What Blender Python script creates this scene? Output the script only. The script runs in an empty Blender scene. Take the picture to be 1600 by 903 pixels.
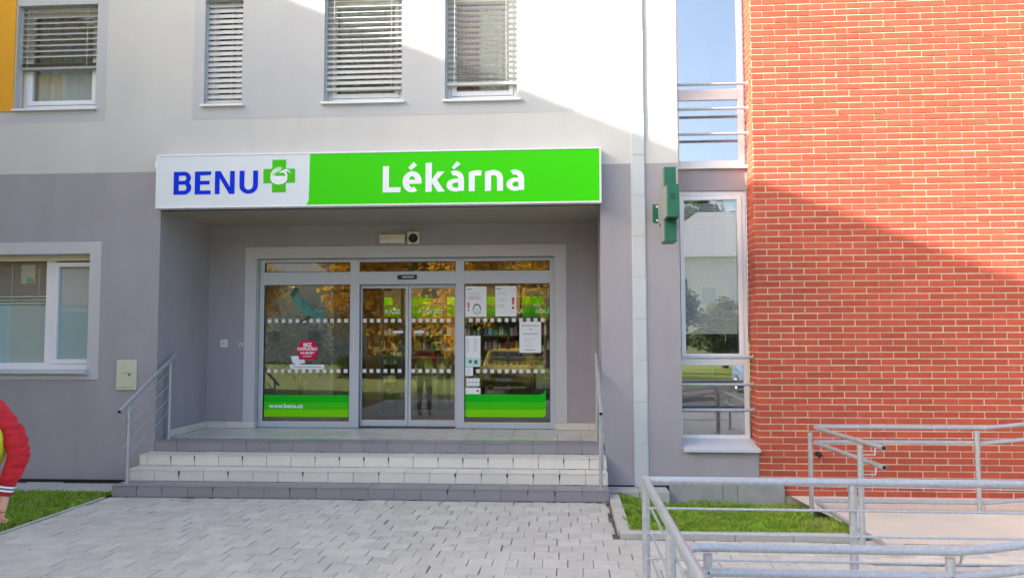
import bpy, bmesh, math, random
from mathutils import Vector, Matrix, noise
random.seed(7)
R = math.radians
S = bpy.context.scene
COL = S.collection

# ------------------------------------------------------------------ camera
F_PX, YAW, PITCH, ROLL = 1230.0, R(-3.94), R(3.515), R(-0.127)
cy, sy, cp, sp, cr, sr = math.cos(YAW), math.sin(YAW), math.cos(PITCH), math.sin(PITCH), math.cos(ROLL), math.sin(ROLL)
FW = Vector((sy*cp, cy*cp, sp)); r0 = Vector((cy, -sy, 0)); u0 = r0.cross(FW)
RT = cr*r0 + sr*u0; UP = -sr*r0 + cr*u0
CAM = Vector((0, -10, 1.87))
cd = bpy.data.cameras.new('camera'); cam = bpy.data.objects.new('camera', cd); COL.objects.link(cam)
m = Matrix((RT, UP, -FW)).transposed().to_4x4(); m.translation = CAM
cam.matrix_world = m
cd.sensor_fit = 'HORIZONTAL'; cd.sensor_width = 36; cd.lens = F_PX/1600*36
cd.clip_start = 0.05; cd.clip_end = 3000
S.camera = cam

# ------------------------------------------------------------------ sky, sun, exposure
SUN_AZ, SUN_EL = R(70), R(21.2)          # azimuth measured from the facade normal towards the left
to_sun = Vector((-math.sin(SUN_AZ)*math.cos(SUN_EL), -math.cos(SUN_AZ)*math.cos(SUN_EL), math.sin(SUN_EL)))
w = bpy.data.worlds.new('World'); S.world = w; w.use_nodes = True
wn = w.node_tree; wn.nodes.clear()
sky = wn.nodes.new('ShaderNodeTexSky'); sky.sky_type = 'NISHITA'; sky.sun_disc = False
sky.sun_elevation = SUN_EL; sky.sun_rotation = math.atan2(to_sun.x, to_sun.y)
sky.air_density = 0.85; sky.dust_density = 5.0; sky.ozone_density = 1.0
bg = wn.nodes.new('ShaderNodeBackground'); bg.inputs[1].default_value = 0.15
wo = wn.nodes.new('ShaderNodeOutputWorld')
wn.links.new(sky.outputs[0], bg.inputs[0]); wn.links.new(bg.outputs[0], wo.inputs[0])
sl = bpy.data.lights.new('sun', 'SUN'); sl.energy = 4.2; sl.angle = R(0.53); sl.color = (1.0, 0.93, 0.82)
so = bpy.data.objects.new('sun', sl); COL.objects.link(so)
so.rotation_euler = to_sun.to_track_quat('Z', 'Y').to_euler()
S.view_settings.view_transform = 'Standard'; S.view_settings.look = 'None'
S.view_settings.exposure = 2.05; S.view_settings.gamma = 1.0
S.cycles.max_bounces = 8; S.cycles.transparent_max_bounces = 16
S.cycles.diffuse_bounces = 4; S.cycles.glossy_bounces = 4

# ------------------------------------------------------------------ materials
def srgb(r, g, b):
    f = lambda c: (c/255/12.92) if c/255 <= .04045 else ((c/255+.055)/1.055)**2.4
    return (f(r), f(g), f(b))
def newmat(name):
    m = bpy.data.materials.new(name); m.use_nodes = True
    nt = m.node_tree
    return m, nt, nt.nodes['Principled BSDF']
def N(nt, t, **kw):
    n = nt.nodes.new(t)
    for k, v in kw.items(): setattr(n, k, v)
    return n
def mat(name, col, rough=0.6, metal=0.0, var=0.0, vscale=1.5, bump=0.0, bscale=200, rnd=0.0, spec=0.5, stain=None, stain_t=(0.62, 0.72), stain_s=1.2, streak=0.0):
    """base colour + large soft variation + fine bump + per-piece random tint + optional stains with a shape of their own"""
    m, nt, p = newmat(name)
    p.inputs['Roughness'].default_value = rough; p.inputs['Metallic'].default_value = metal
    p.inputs['Specular IOR Level'].default_value = spec
    L = nt.links.new
    geo = N(nt, 'ShaderNodeNewGeometry')
    cs = None
    rgb = N(nt, 'ShaderNodeRGB'); rgb.outputs[0].default_value = (*col, 1); cs = rgb.outputs[0]
    if var or rnd:
        val = N(nt, 'ShaderNodeMath', operation='ADD'); val.inputs[0].default_value = 1; val.inputs[1].default_value = 0
        src = val.outputs[0]
        if var:
            nz = N(nt, 'ShaderNodeTexNoise'); nz.inputs['Scale'].default_value = vscale; nz.inputs['Detail'].default_value = 6; nz.inputs['Roughness'].default_value = .65
            L(geo.outputs['Position'], nz.inputs['Vector'])
            mr = N(nt, 'ShaderNodeMapRange'); mr.inputs[1].default_value = .3; mr.inputs[2].default_value = .7
            mr.inputs[3].default_value = 1-var; mr.inputs[4].default_value = 1+var
            L(nz.outputs[0], mr.inputs[0]); src = mr.outputs[0]
        if streak:
            mp = N(nt, 'ShaderNodeMapping'); mp.inputs['Scale'].default_value = (2.2, 2.2, .45); L(geo.outputs['Position'], mp.inputs['Vector'])
            n3 = N(nt, 'ShaderNodeTexNoise'); n3.inputs['Scale'].default_value = 1.6; n3.inputs['Detail'].default_value = 5; L(mp.outputs[0], n3.inputs['Vector'])
            m3 = N(nt, 'ShaderNodeMapRange'); m3.inputs[1].default_value = .35; m3.inputs[2].default_value = .75; m3.inputs[3].default_value = 1+streak*.3; m3.inputs[4].default_value = 1-streak
            L(n3.outputs[0], m3.inputs[0]); mu3 = N(nt, 'ShaderNodeMath', operation='MULTIPLY'); L(src, mu3.inputs[0]); L(m3.outputs[0], mu3.inputs[1]); src = mu3.outputs[0]
        if rnd:
            oi = N(nt, 'ShaderNodeObjectInfo'); ad = N(nt, 'ShaderNodeMath', operation='ADD')
            L(oi.outputs['Random'], ad.inputs[0]); L(geo.outputs['Random Per Island'], ad.inputs[1])
            fr = N(nt, 'ShaderNodeMath', operation='FRACT'); L(ad.outputs[0], fr.inputs[0])
            mr2 = N(nt, 'ShaderNodeMapRange'); mr2.inputs[3].default_value = 1-rnd; mr2.inputs[4].default_value = 1+rnd
            L(fr.outputs[0], mr2.inputs[0])
            mu = N(nt, 'ShaderNodeMath', operation='MULTIPLY'); L(src, mu.inputs[0]); L(mr2.outputs[0], mu.inputs[1]); src = mu.outputs[0]
        hs = N(nt, 'ShaderNodeHueSaturation'); L(cs, hs.inputs['Color']); L(src, hs.inputs['Value']); cs = hs.outputs[0]
    if stain:
        nz = N(nt, 'ShaderNodeTexNoise'); nz.inputs['Scale'].default_value = stain_s; nz.inputs['Detail'].default_value = 8; nz.inputs['Roughness'].default_value = .7
        L(geo.outputs['Position'], nz.inputs['Vector'])
        mr = N(nt, 'ShaderNodeMapRange'); mr.inputs[1].default_value = stain_t[0]; mr.inputs[2].default_value = stain_t[1]; mr.inputs[4].default_value = 1
        L(nz.outputs[0], mr.inputs[0])
        mx = N(nt, 'ShaderNodeMix', data_type='RGBA'); L(mr.outputs[0], mx.inputs[0]); L(cs, mx.inputs[6]); mx.inputs[7].default_value = (*stain, 1); cs = mx.outputs[2]
    L(cs, p.inputs['Base Color'])
    if bump:
        nb = N(nt, 'ShaderNodeTexNoise'); nb.inputs['Scale'].default_value = bscale; nb.inputs['Detail'].default_value = 3
        L(geo.outputs['Position'], nb.inputs['Vector'])
        bp = N(nt, 'ShaderNodeBump'); bp.inputs['Strength'].default_value = bump; bp.inputs['Distance'].default_value = .004
        L(nb.outputs[0], bp.inputs['Height']); L(bp.outputs[0], p.inputs['Normal'])
    return m
def glassmat(name, f0, tint=(.9, .93, .92), wave=0.0):
    """thin pane: see-through plus a mirror share that grows at grazing angles"""
    m = bpy.data.materials.new(name); m.use_nodes = True; nt = m.node_tree; nt.nodes.clear(); L = nt.links.new
    out = N(nt, 'ShaderNodeOutputMaterial'); tr = N(nt, 'ShaderNodeBsdfTransparent'); gl = N(nt, 'ShaderNodeBsdfGlossy')
    tr.inputs[0].default_value = (*tint, 1); gl.inputs['Roughness'].default_value = 0.0; gl.inputs[0].default_value = (1, 1, 1, 1)
    lw = N(nt, 'ShaderNodeLayerWeight'); lw.inputs[0].default_value = .5
    pw = N(nt, 'ShaderNodeMath', operation='POWER'); L(lw.outputs['Facing'], pw.inputs[0]); pw.inputs[1].default_value = 5
    ma = N(nt, 'ShaderNodeMath', operation='MULTIPLY_ADD'); L(pw.outputs[0], ma.inputs[0]); ma.inputs[1].default_value = 1-f0; ma.inputs[2].default_value = f0
    mx = N(nt, 'ShaderNodeMixShader'); L(ma.outputs[0], mx.inputs[0]); L(tr.outputs[0], mx.inputs[1]); L(gl.outputs[0], mx.inputs[2]); L(mx.outputs[0], out.inputs[0])
    if wave:
        geo = N(nt, 'ShaderNodeNewGeometry'); nz = N(nt, 'ShaderNodeTexNoise'); nz.inputs['Scale'].default_value = 2.0; nz.inputs['Detail'].default_value = 1
        L(geo.outputs['Position'], nz.inputs['Vector']); bp = N(nt, 'ShaderNodeBump'); bp.inputs['Strength'].default_value = wave; bp.inputs['Distance'].default_value = .01
        L(nz.outputs[0], bp.inputs['Height']); L(bp.outputs[0], gl.inputs['Normal'])
    return m

def leafmat(name, col, var=.35, rnd=.4, back=.45, vscale=1.2, stain=None, stain_t=(.52, .70), stain_s=1.8):
    """leaf or blade: part of the light passes through"""
    m = mat(name, col, .65, var=var, vscale=vscale, rnd=rnd, spec=.3, stain=stain, stain_t=stain_t, stain_s=stain_s)
    nt = m.node_tree; p = nt.nodes['Principled BSDF']; out = nt.nodes['Material Output']
    tr = N(nt, 'ShaderNodeBsdfTranslucent'); mx = N(nt, 'ShaderNodeMixShader'); mx.inputs[0].default_value = back
    nt.links.new(p.inputs['Base Color'].links[0].from_socket, tr.inputs[0])
    nt.links.new(p.outputs[0], mx.inputs[1]); nt.links.new(tr.outputs[0], mx.inputs[2]); nt.links.new(mx.outputs[0], out.inputs[0])
    return m
M = {}
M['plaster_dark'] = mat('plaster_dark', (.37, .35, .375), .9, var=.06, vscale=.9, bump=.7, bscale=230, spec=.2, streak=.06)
M['plaster_white'] = mat('plaster_white', (.60, .59, .57), .9, var=.035, vscale=.8, bump=.6, bscale=230, spec=.2, streak=.03)
M['plaster_band'] = mat('plaster_band', (.52, .525, .54), .9, var=.035, vscale=.8, bump=.6, bscale=230, spec=.2, streak=.03)
M['plaster_light'] = mat('plaster_light', (.53, .535, .55), .9, var=.03, bump=.4, bscale=260, spec=.2)
M['plaster_orange'] = mat('plaster_orange', (.78, .38, .035), .9, var=.04, bump=.4, bscale=260, spec=.2)
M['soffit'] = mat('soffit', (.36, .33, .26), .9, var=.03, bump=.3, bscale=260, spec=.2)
M['black'] = mat('black', (.012, .012, .012), .5)
M['darkgap'] = mat('darkgap', (.03, .03, .03), .9)
M['brick'] = mat('brick', (.44, .086, .049), .8, spec=.25, var=.12, vscale=11, bump=.5, bscale=90, rnd=.12, stain=(.50, .24, .17), stain_t=(.68, .80), stain_s=5)
M['mortar'] = mat('mortar', (.65, .59, .45), .95, var=.12, vscale=20, bump=.5, bscale=200)
M['alu'] = mat('alu', (.50, .53, .57), .45, var=.02, spec=.5)
M['alu_dark'] = mat('alu_dark', (.10, .105, .11), .4)
M['pvc'] = mat('pvc', (.78, .80, .83), .35, var=.015)
M['pvc_grey'] = mat('pvc_grey', (.60, .62, .64), .4)
M['sill_metal'] = mat('sill_metal', (.55, .57, .60), .35, var=.03)
M['slat'] = mat('slat', (.54, .54, .53), .35, var=.03)
M['slat_dark'] = mat('slat_dark', (.33, .33, .325), .4, var=.03, metal=.15)
M['cord'] = mat('cord', (.6, .6, .58), .8)
M['galv'] = mat('galv', (.47, .50, .53), .42, metal=.5, var=.17, vscale=45, bump=.12, bscale=90)
M['downpipe'] = mat('downpipe', (.52, .55, .57), .4, var=.03, vscale=2)
M['sign_white'] = mat('sign_white', (.74, .79, .83), .35, spec=.2)
M['sign_frame'] = mat('sign_frame', (.82, .83, .84), .35)
M['sign_green'] = mat('sign_green', (.05, .66, .003), .4, spec=.12)
M['sign_blue'] = mat('sign_blue', (.003, .035, .70), .5, spec=.08)
M['logo_green'] = mat('logo_green', (.07, .56, .012), .5, spec=.1)
M['logo_pale'] = mat('logo_pale', (.50, .80, .50), .35)
M['letter_white'] = mat('letter_white', (.84, .88, .90), .35)
M['green1'] = mat('green1', (.008, .50, .012), .5, spec=.1)
M['green2'] = mat('green2', (.06, .58, .01), .5, spec=.1)
M['green3'] = mat('green3', (.20, .70, .004), .5, spec=.1)
M['cross_green'] = mat('cross_green', (.012, .135, .075), .4, var=.05, vscale=8)
M['cross_side'] = mat('cross_side', (.24, .25, .235), .35)
M['tile_grey'] = mat('tile_grey', (.255, .243, .26), .45, var=.05, vscale=3, rnd=.05, bump=.15, bscale=90)
M['tile_cream'] = mat('tile_cream', (.68, .65, .575), .42, var=.05, vscale=3, rnd=.035, bump=.15, bscale=90)
M['tile_floor'] = mat('tile_floor', (.58, .56, .51), .22, var=.04, vscale=3, rnd=.03)
M['grime'] = mat('grime', (.10, .09, .085), .9, var=.3, vscale=40)
M['grout'] = mat('grout', (.42, .41, .39), .9, stain=(.05, .045, .04), stain_t=(.52, .58), stain_s=6)
M['paver'] = mat('paver', (.515, .495, .44), .85, var=.11, vscale=5, rnd=.07, bump=.6, bscale=150, stain=(.22, .21, .19), stain_t=(.61, .70), stain_s=2.6)
M['joint'] = mat('joint', (.11, .105, .085), .95, var=.5, vscale=5, bump=.6, bscale=120)
M['paving_far'] = mat('paving_far', (.50, .49, .46), .9, var=.10, vscale=2)
M['kerb'] = mat('kerb', (.46, .45, .41), .9, var=.10, vscale=6, bump=.6, bscale=120)
M['concrete'] = mat('concrete', (.64, .59, .49), .9, var=.06, vscale=2.5, bump=.4, bscale=120, stain=(.42, .40, .36), stain_t=(.6, .8), stain_s=1.5)
M['plinth'] = mat('plinth', (.33, .34, .33), .9, var=.10, vscale=7, bump=.5, bscale=140)
M['soil'] = mat('soil', (.09, .085, .04), .95, var=.4, vscale=9, bump=.8, bscale=60)
M['lawn'] = mat('lawn', (.17, .22, .03), .95, var=.35, vscale=3)
M['asphalt'] = mat('asphalt', (.07, .07, .07), .9, var=.1)
M['cream_box'] = mat('cream_box', (.60, .60, .45), .4, var=.03)
M['white_plastic'] = mat('white_plastic', (.72, .72, .68), .4)
M['ivory'] = mat('ivory', (.68, .66, .54), .45)
M['paper'] = mat('paper', (.82, .86, .88), .6)
M['paper_mint'] = mat('paper_mint', (.55, .80, .72), .6)
M['ink'] = mat('ink', (.10, .11, .12), .6)
M['ink_soft'] = mat('ink_soft', (.48, .52, .55), .6)
M['red_ink'] = mat('red_ink', (.72, .05, .12), .6)
M['magenta'] = mat('magenta', (.72, .008, .09), .5, spec=.1)
M['sticker'] = mat('sticker', (.74, .75, .73), .55)
M['teal'] = mat('teal', (.06, .22, .185), .6, var=.2, vscale=14)
M['teal_pale'] = mat('teal_pale', (.10, .27, .215), .6, var=.2, vscale=18)
M['teal_dark'] = mat('teal_dark', (.015, .06, .055), .6)
M['wood'] = mat('wood', (.45, .25, .10), .5, var=.12, vscale=4)
M['beige'] = mat('beige', (.30, .25, .15), .6)
M['in_wall'] = mat('in_wall', (.58, .58, .56), .8)
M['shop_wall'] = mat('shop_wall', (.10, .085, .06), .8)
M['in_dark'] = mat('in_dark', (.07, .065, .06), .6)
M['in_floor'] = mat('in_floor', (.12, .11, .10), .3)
M['curtain'] = mat('curtain', (.62, .60, .55), .9)
M['curtain_brown'] = mat('curtain_brown', (.40, .17, .05), .9)
M['curtain_cream'] = mat('curtain_cream', (.62, .57, .42), .9)
M['frost'] = mat('frost', (.50, .63, .64), .6, spec=.3)
M['leaf_in'] = mat('leaf_in', (.010, .014, .008), .5, rnd=.4)
M['grass'] = leafmat('grass', (.28, .47, .05), .4, .4, .4, 5, (.52, .47, .16), (.50, .70), 2.2)
M['leaf_yellow'] = leafmat('leaf_yellow', (.72, .44, .03), .4, .45, .5)
M['leaf_green'] = leafmat('leaf_green', (.12, .15, .06), .3, .4, .4)
M['bark'] = mat('bark', (.09, .07, .05), .9)
M['house'] = mat('house', (.74, .73, .69), .9)
M['house_yellow'] = mat('house_yellow', (.68, .60, .25), .9)
M['roof'] = mat('roof', (.50, .48, .46), .8)
M['car_yellow'] = mat('car_yellow', (.68, .48, .03), .25)
M['car_silver'] = mat('car_silver', (.55, .56, .58), .25, metal=.4)
M['car_blue'] = mat('car_blue', (.10, .16, .26), .25)
M['tyre'] = mat('tyre', (.02, .02, .02), .8)
M['jacket'] = mat('jacket', (.50, .008, .018), .8, var=.12, vscale=12, bump=.5, bscale=60)
M['vest'] = mat('vest', (.62, .72, .03), .7, var=.08, vscale=8)
M['skin'] = mat('skin', (.56, .30, .21), .55, var=.06, vscale=20)
M['hair'] = mat('hair', (.05, .03, .02), .6)
M['jeans'] = mat('jeans', (.045, .05, .06), .85, var=.15, vscale=15)
M['shoe'] = mat('shoe', (.05, .05, .05), .6)
M['rib'] = mat('rib', (.28, .012, .022), .85)
M['glass_door'] = glassmat('glass_door', .07, (.93, .95, .93), wave=.008)
M['glass_win'] = glassmat('glass_win', .07, (.9, .93, .93), wave=.012)
M['glass_stair'] = glassmat('glass_stair', .42, (.88, .92, .95), wave=.012)
M['glass_low'] = glassmat('glass_low', .22, (.94, .96, .96), wave=.02)
M['glass_car'] = glassmat('glass_car', .10, (.3, .33, .34))
m_, nt_, p_ = newmat('lamp_lit'); p_.inputs['Emission Color'].default_value = (1, .93, .82, 1); p_.inputs['Emission Strength'].default_value = 9.0; M['lamp_lit'] = m_
M['lamp_glass'] = mat('lamp_glass', (.75, .77, .78), .1)

# ------------------------------------------------------------------ mesh builder
class MB:
    def __init__(s): s.v = []; s.f = []; s.mi = []
    def face(s, pts, mi=0):
        b = len(s.v); s.v += [tuple(p) for p in pts]; s.f.append(tuple(range(b, b+len(pts)))); s.mi.append(mi); return s
    def box(s, x0, x1, y0, y1, z0, z1, mi=0):
        b = len(s.v)
        s.v += [(x0,y0,z0),(x1,y0,z0),(x1,y1,z0),(x0,y1,z0),(x0,y0,z1),(x1,y0,z1),(x1,y1,z1),(x0,y1,z1)]
        for q in ((0,3,2,1),(4,5,6,7),(0,1,5,4),(1,2,6,5),(2,3,7,6),(3,0,4,7)): s.f.append(tuple(b+i for i in q)); s.mi.append(mi)
        return s
    def prism_xz(s, pts, y0, y1, mi=0):
        """polygon in x,z (counter-clockwise seen from the front, -y) extruded from y0 (front) to y1"""
        n = len(pts); b = len(s.v)
        s.v += [(p[0], y0, p[1]) for p in pts] + [(p[0], y1, p[1]) for p in pts]
        s.f.append(tuple(range(b, b+n))); s.mi.append(mi)
        s.f.append(tuple(range(b+2*n-1, b+n-1, -1))); s.mi.append(mi)
        for i in range(n):
            j = (i+1) % n; s.f.append((b+i, b+n+i, b+n+j, b+j)); s.mi.append(mi)
        return s
    def prism_yz(s, pts, x0, x1, mi=0):
        n = len(pts); b = len(s.v)
        s.v += [(x0, p[0], p[1]) for p in pts] + [(x1, p[0], p[1]) for p in pts]
        s.f.append(tuple(range(b, b+n))); s.mi.append(mi)
        s.f.append(tuple(range(b+2*n-1, b+n-1, -1))); s.mi.append(mi)
        for i in range(n):
            j = (i+1) % n; s.f.append((b+i, b+n+i, b+n+j, b+j)); s.mi.append(mi)
        return s
    def tube(s, pts, r, n=12, mi=0, caps=True, radii=None):
        pts = [Vector(p) for p in pts]; b = len(s.v); k = len(pts)
        dirs = [(pts[i+1]-pts[i]).normalized() for i in range(k-1)]
        ref = Vector((0, 0, 1)) if abs(dirs[0].z) < .9 else Vector((1, 0, 0))
        for i in range(k):
            if i == 0: t = dirs[0]
            elif i == k-1: t = dirs[-1]
            else: t = (dirs[i-1]+dirs[i]).normalized()
            a = (ref - ref.dot(t)*t).normalized(); c = t.cross(a); ref = a
            sc = 1.0
            if 0 < i < k-1: sc = 1/max(.5, math.sqrt((1+dirs[i-1].dot(dirs[i]))/2))
            bend = (dirs[i]-dirs[i-1]).normalized() if 0 < i < k-1 and (dirs[i]-dirs[i-1]).length > 1e-5 else None
            rr = radii[i] if radii else r
            for j in range(n):
                th = 2*math.pi*j/n; o = rr*(math.cos(th)*a+math.sin(th)*c)
                if bend is not None: o = o + (sc-1)*o.dot(bend)*bend
                s.v.append(tuple(pts[i]+o))
        for i in range(k-1):
            for j in range(n):
                j2 = (j+1) % n
                s.f.append((b+i*n+j, b+i*n+j2, b+(i+1)*n+j2, b+(i+1)*n+j)); s.mi.append(mi)
        if caps:
            s.f.append(tuple(b+j for j in range(n-1, -1, -1))); s.mi.append(mi)
            s.f.append(tuple(b+(k-1)*n+j for j in range(n))); s.mi.append(mi)
        return s
    def ring(s, cx, cz, ro, ri, a0, a1, y0, y1, n=16, mi=0):
        """ring sector in the x,z plane, ro / ri = (rx, rz); angles in degrees"""
        ts = [R(a0+(a1-a0)*i/n) for i in range(n+1)]
        out = [(cx+ro[0]*math.cos(t), cz+ro[1]*math.sin(t)) for t in ts]
        inn = [(cx+ri[0]*math.cos(t), cz+ri[1]*math.sin(t)) for t in ts]
        for i in range(n): s.prism_xz([inn[i], out[i], out[i+1], inn[i+1]], y0, y1, mi)
        return s
    def build(s, name, mats, parent=None, smooth=False, bevel=0):
        me = bpy.data.meshes.new(name); me.from_pydata(s.v, [], s.f)
        mats = mats if isinstance(mats, (list, tuple)) else [mats]
        for x in mats: me.materials.append(M[x])
        if len(mats) > 1: me.polygons.foreach_set('material_index', s.mi)
        if smooth:
            me.polygons.foreach_set('use_smooth', [True]*len(me.polygons))
            try: me.set_sharp_from_angle(angle=R(40))
            except Exception: pass
        me.update()
        o = bpy.data.objects.new(name, me); COL.objects.link(o)
        if parent: o.parent = parent
        if bevel:
            b = o.modifiers.new('bevel', 'BEVEL'); b.width = bevel; b.segments = 2; b.limit_method = 'ANGLE'
        return o
def recenter(o):
    """move a mesh object's origin to its base centre"""
    vs = [v.co for v in o.data.vertices]
    c = Vector(((min(v.x for v in vs)+max(v.x for v in vs))/2, (min(v.y for v in vs)+max(v.y for v in vs))/2, min(v.z for v in vs)))
    o.data.transform(Matrix.Translation(-c)); o.location = o.location + c
def tag(o, label=None, cat=None, group=None, kind=None):
    if label: o['label'] = label
    if cat: o['category'] = cat
    if group: o['group'] = group
    if kind: o['kind'] = kind
    return o
def thing(name, label, cat, loc=(0, 0, 0), group=None):
    o = bpy.data.objects.new(name, None); COL.objects.link(o); o.empty_display_size = .1
    o.location = loc
    return tag(o, label, cat, group)
def part(mb, name, mats, root, **kw):
    """child mesh given in world coordinates"""
    o = mb.build(name, mats, root, **kw)
    off = Vector((0, 0, 0)); p = root
    while p: off += p.location; p = p.parent
    o.location = -off
    return o
def stamp(me, name, root, loc, rot=None):
    """child that shares mesh data; loc in world coordinates"""
    o = bpy.data.objects.new(name, me); COL.objects.link(o); o.parent = root
    off = Vector((0, 0, 0)); p = root
    while p: off += p.location; p = p.parent
    o.location = Vector(loc)-off
    if rot: o.rotation_euler = rot
    return o
def text(s, name, size, loc, matn, root, bold=0.0, extr=.0006, align='LEFT', sx=1.0):
    cu = bpy.data.curves.new(name, 'FONT'); cu.body = s; cu.size = size; cu.align_x = align; cu.offset = bold; cu.extrude = extr; cu.resolution_u = 4
    t = bpy.data.objects.new(name, cu); COL.objects.link(t)
    bpy.context.view_layer.update()
    me = bpy.data.meshes.new_from_object(t.evaluated_get(bpy.context.evaluated_depsgraph_get()))
    bpy.data.objects.remove(t); bpy.data.curves.remove(cu)
    me.transform(Matrix.Diagonal((sx, 1, 1, 1)))
    me.materials.clear(); me.materials.append(M[matn])
    return stamp(me, name, root, loc, (R(90), 0, 0))

# ------------------------------------------------------------------ wall with openings
def wall_cells(xs, zs, holes, y, matf, reveal=0.0, rmat=0, flip=False):
    """front-facing wall sheet in plane y, cut by rectangular holes with reveals going back"""
    mb = MB(); xs = sorted(set(round(a, 4) for a in xs)); zs = sorted(set(round(a, 4) for a in zs))
    ins = lambda x, z: any(h[0] < x < h[1] and h[2] < z < h[3] for h in holes)
    for i in range(len(xs)-1):
        for j in range(len(zs)-1):
            cx, cz = (xs[i]+xs[i+1])/2, (zs[j]+zs[j+1])/2
            if ins(cx, cz): continue
            mb.face([(xs[i], y, zs[j]), (xs[i+1], y, zs[j]), (xs[i+1], y, zs[j+1]), (xs[i], y, zs[j+1])], matf(cx, cz))
    for h in holes:
        d = h[4] if len(h) > 4 else reveal
        rm = h[5] if len(h) > 5 else rmat
        if d <= 0: continue
        a, b, c, e = h[:4]
        sides = h[6] if len(h) > 6 else 'lrtb'
        if 'l' in sides: mb.face([(a, y, c), (a, y, e), (a, y+d, e), (a, y+d, c)], rm)
        if 'r' in sides: mb.face([(b, y, c), (b, y+d, c), (b, y+d, e), (b, y, e)], rm)
        if 't' in sides: mb.face([(a, y, e), (b, y, e), (b, y+d, e), (a, y+d, e)], rm)
        if 'b' in sides: mb.face([(a, y, c), (a, y+d, c), (b, y+d, c), (b, y, c)], rm)
    return mb

# ================================================================== SETTING: ground
g = MB().face([(-400, -400, -.3), (400, -400, -.3), (400, 400, -.3), (-400, 400, -.3)]).build('ground', 'lawn'); tag(g, kind='structure')
# opposite side of the street (seen mirrored in the glass)
la = MB().box(-60, 60, -75, -10.4, -.28, -.02).build('lawn', 'lawn'); tag(la, kind='structure')
rd = MB().box(-3.4, 16, -19, -10.9, -.2, -.01).build('parking_pad', 'asphalt'); tag(rd, kind='structure')

# paved forecourt: bedding sheet + single paving stones
PX, PY = .2085, .2300
bed = MB()
bed.box(-5.42, .49, -10.4, -.86, -.25, -.012)
bed.box(.49, 9.0, -10.4, -2.47, -.25, -.0125)
pave = bed.build('forecourt_paving', 'joint'); tag(pave, kind='structure')
far = MB().box(-5.42, 9.0, -10.35, -5.25, -.01, -.002); far = far.build('far_paving', 'paving_far', pave)

def paver_mesh(wx, wy):
    a, b = wx/2-.0022, wy/2-.0022; c = .004
    mb = MB(); v = mb.v
    for (h, k, z) in ((a, b, -.03), (a, b, -.0045), (a-c, b-c, 0)):
        v += [(-h, -k, z), (h, -k, z), (h, k, z), (-h, k, z)]
    mb.f += [(8, 9, 10, 11)]
    for l in (0, 4):
        for i in range(4):
            j = (i+1) % 4; mb.f.append((l+i, l+j, l+4+j, l+4+i))
    mb.mi = [0]*len(mb.f)
    return mb
PAV = paver_mesh(PX, PY); PAVH = paver_mesh(PX/2, PY)
pm = PAV.build('tmp', 'paver'); pmesh = pm.data; bpy.data.objects.remove(pm)
ph = PAVH.build('tmp', 'paver'); phmesh = ph.data; bpy.data.objects.remove(ph)
def px(P):
    v = Vector(P)-CAM; d = v.dot(FW)
    return (800+F_PX*v.dot(RT)/d, 451.5-F_PX*v.dot(UP)/d, d) if d > .2 else (-9999, -9999, d)
spots = []
row = 0; y = -.915-PY/2
while y > -5.2:
    offs = (row % 2)*PX/2 + (.02*math.sin(row*1.7))
    x = -5.40 + offs
    xmax = .475 if y+PY/2 > -2.47 else 7.0
    if offs > PX*.3: spots.append((-5.40+offs/2-.0, y, 1))
    while x+PX <= xmax+.001:
        cx = x+PX/2
        spots.append((cx, y, 0)); x += PX
    if xmax-x > PX*.35: spots.append((x+PX/4, y, 1))
    y -= PY; row += 1
vis = []
for i, (cx, cy_, k) in enumerate(spots):
    u, v_, d = px((cx, cy_, 0))
    if -30 < u < 1630 and v_ < 905 and k == 0: vis.append((d, i))
vis.sort(); single = set(i for d, i in vis[:296])
rest = MB()
for i, (cx, cy_, k) in enumerate(spots):
    dz = random.uniform(-.004, .003); rx, ry = random.gauss(0, .006), random.gauss(0, .006); rz = random.gauss(0, .011)
    jx, jy = random.gauss(0, .0024), random.gauss(0, .0022)
    if i in single:
        stamp(pmesh, 'paving_stone', pave, (cx+jx, cy_+jy, dz), (rx, ry, rz))
    else:
        src = PAVH if k else PAV; b = len(rest.v)
        mt = Matrix.Translation((cx+jx, cy_+jy, dz)) @ Matrix.Rotation(rz, 4, 'Z') @ Matrix.Rotation(rx, 4, 'X')
        rest.v += [tuple(mt @ Vector(p)) for p in src.v]; rest.f += [tuple(b+q for q in f) for f in src.f]; rest.mi += src.mi
tag(rest.build('paving_stones', 'paver', pave), kind='stuff')

# kerbs, wall-side slabs, concrete path
kb = MB(); kl = [(.477, .60, -.64-.42*i-.415, -.64-.42*i) for i in range(4)]
kr = thing('lawn_kerb', 'grey concrete kerb around the grass bed right of the steps', 'kerb', (.55, -2.3, 0))
for (a, b, c, d) in kl: part(MB().box(a, b, c, d, -.2, .045+random.uniform(-.004, .004)), 'kerb_stone', 'kerb', kr, bevel=.006)
for i in range(4): part(MB().box(.49+.53*i, .49+.53*i+.525, -2.46, -2.325, -.2, .04+random.uniform(-.004, .004)), 'kerb_stone', 'kerb', kr, bevel=.006)
kL = thing('edge_kerb', 'thin concrete edging between the left lawn and the paving', 'kerb', (-5.45, -1, 0))
for i in range(5): part(MB().box(-5.47, -5.425, -.95-i*1.0-.995, -.95-i*1.0, -.2, .008), 'kerb_stone', 'kerb', kL, bevel=.005)
ws = thing('wall_slab_strip', 'strip of concrete slabs at the foot of the grey wall', 'paving', (-6.5, -.4, 0))
for i in range(8):
    z = random.uniform(-.008, .006)
    part(MB().box(-9.45+.5*i, -9.45+.5*i+.494, -.66, -.16, -.1, .02+z), 'slab', 'kerb', ws, bevel=.006)
wr = thing('wall_slab_row', 'short row of concrete slabs under the downpipe', 'paving', (.8, -.2, 0))
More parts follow.
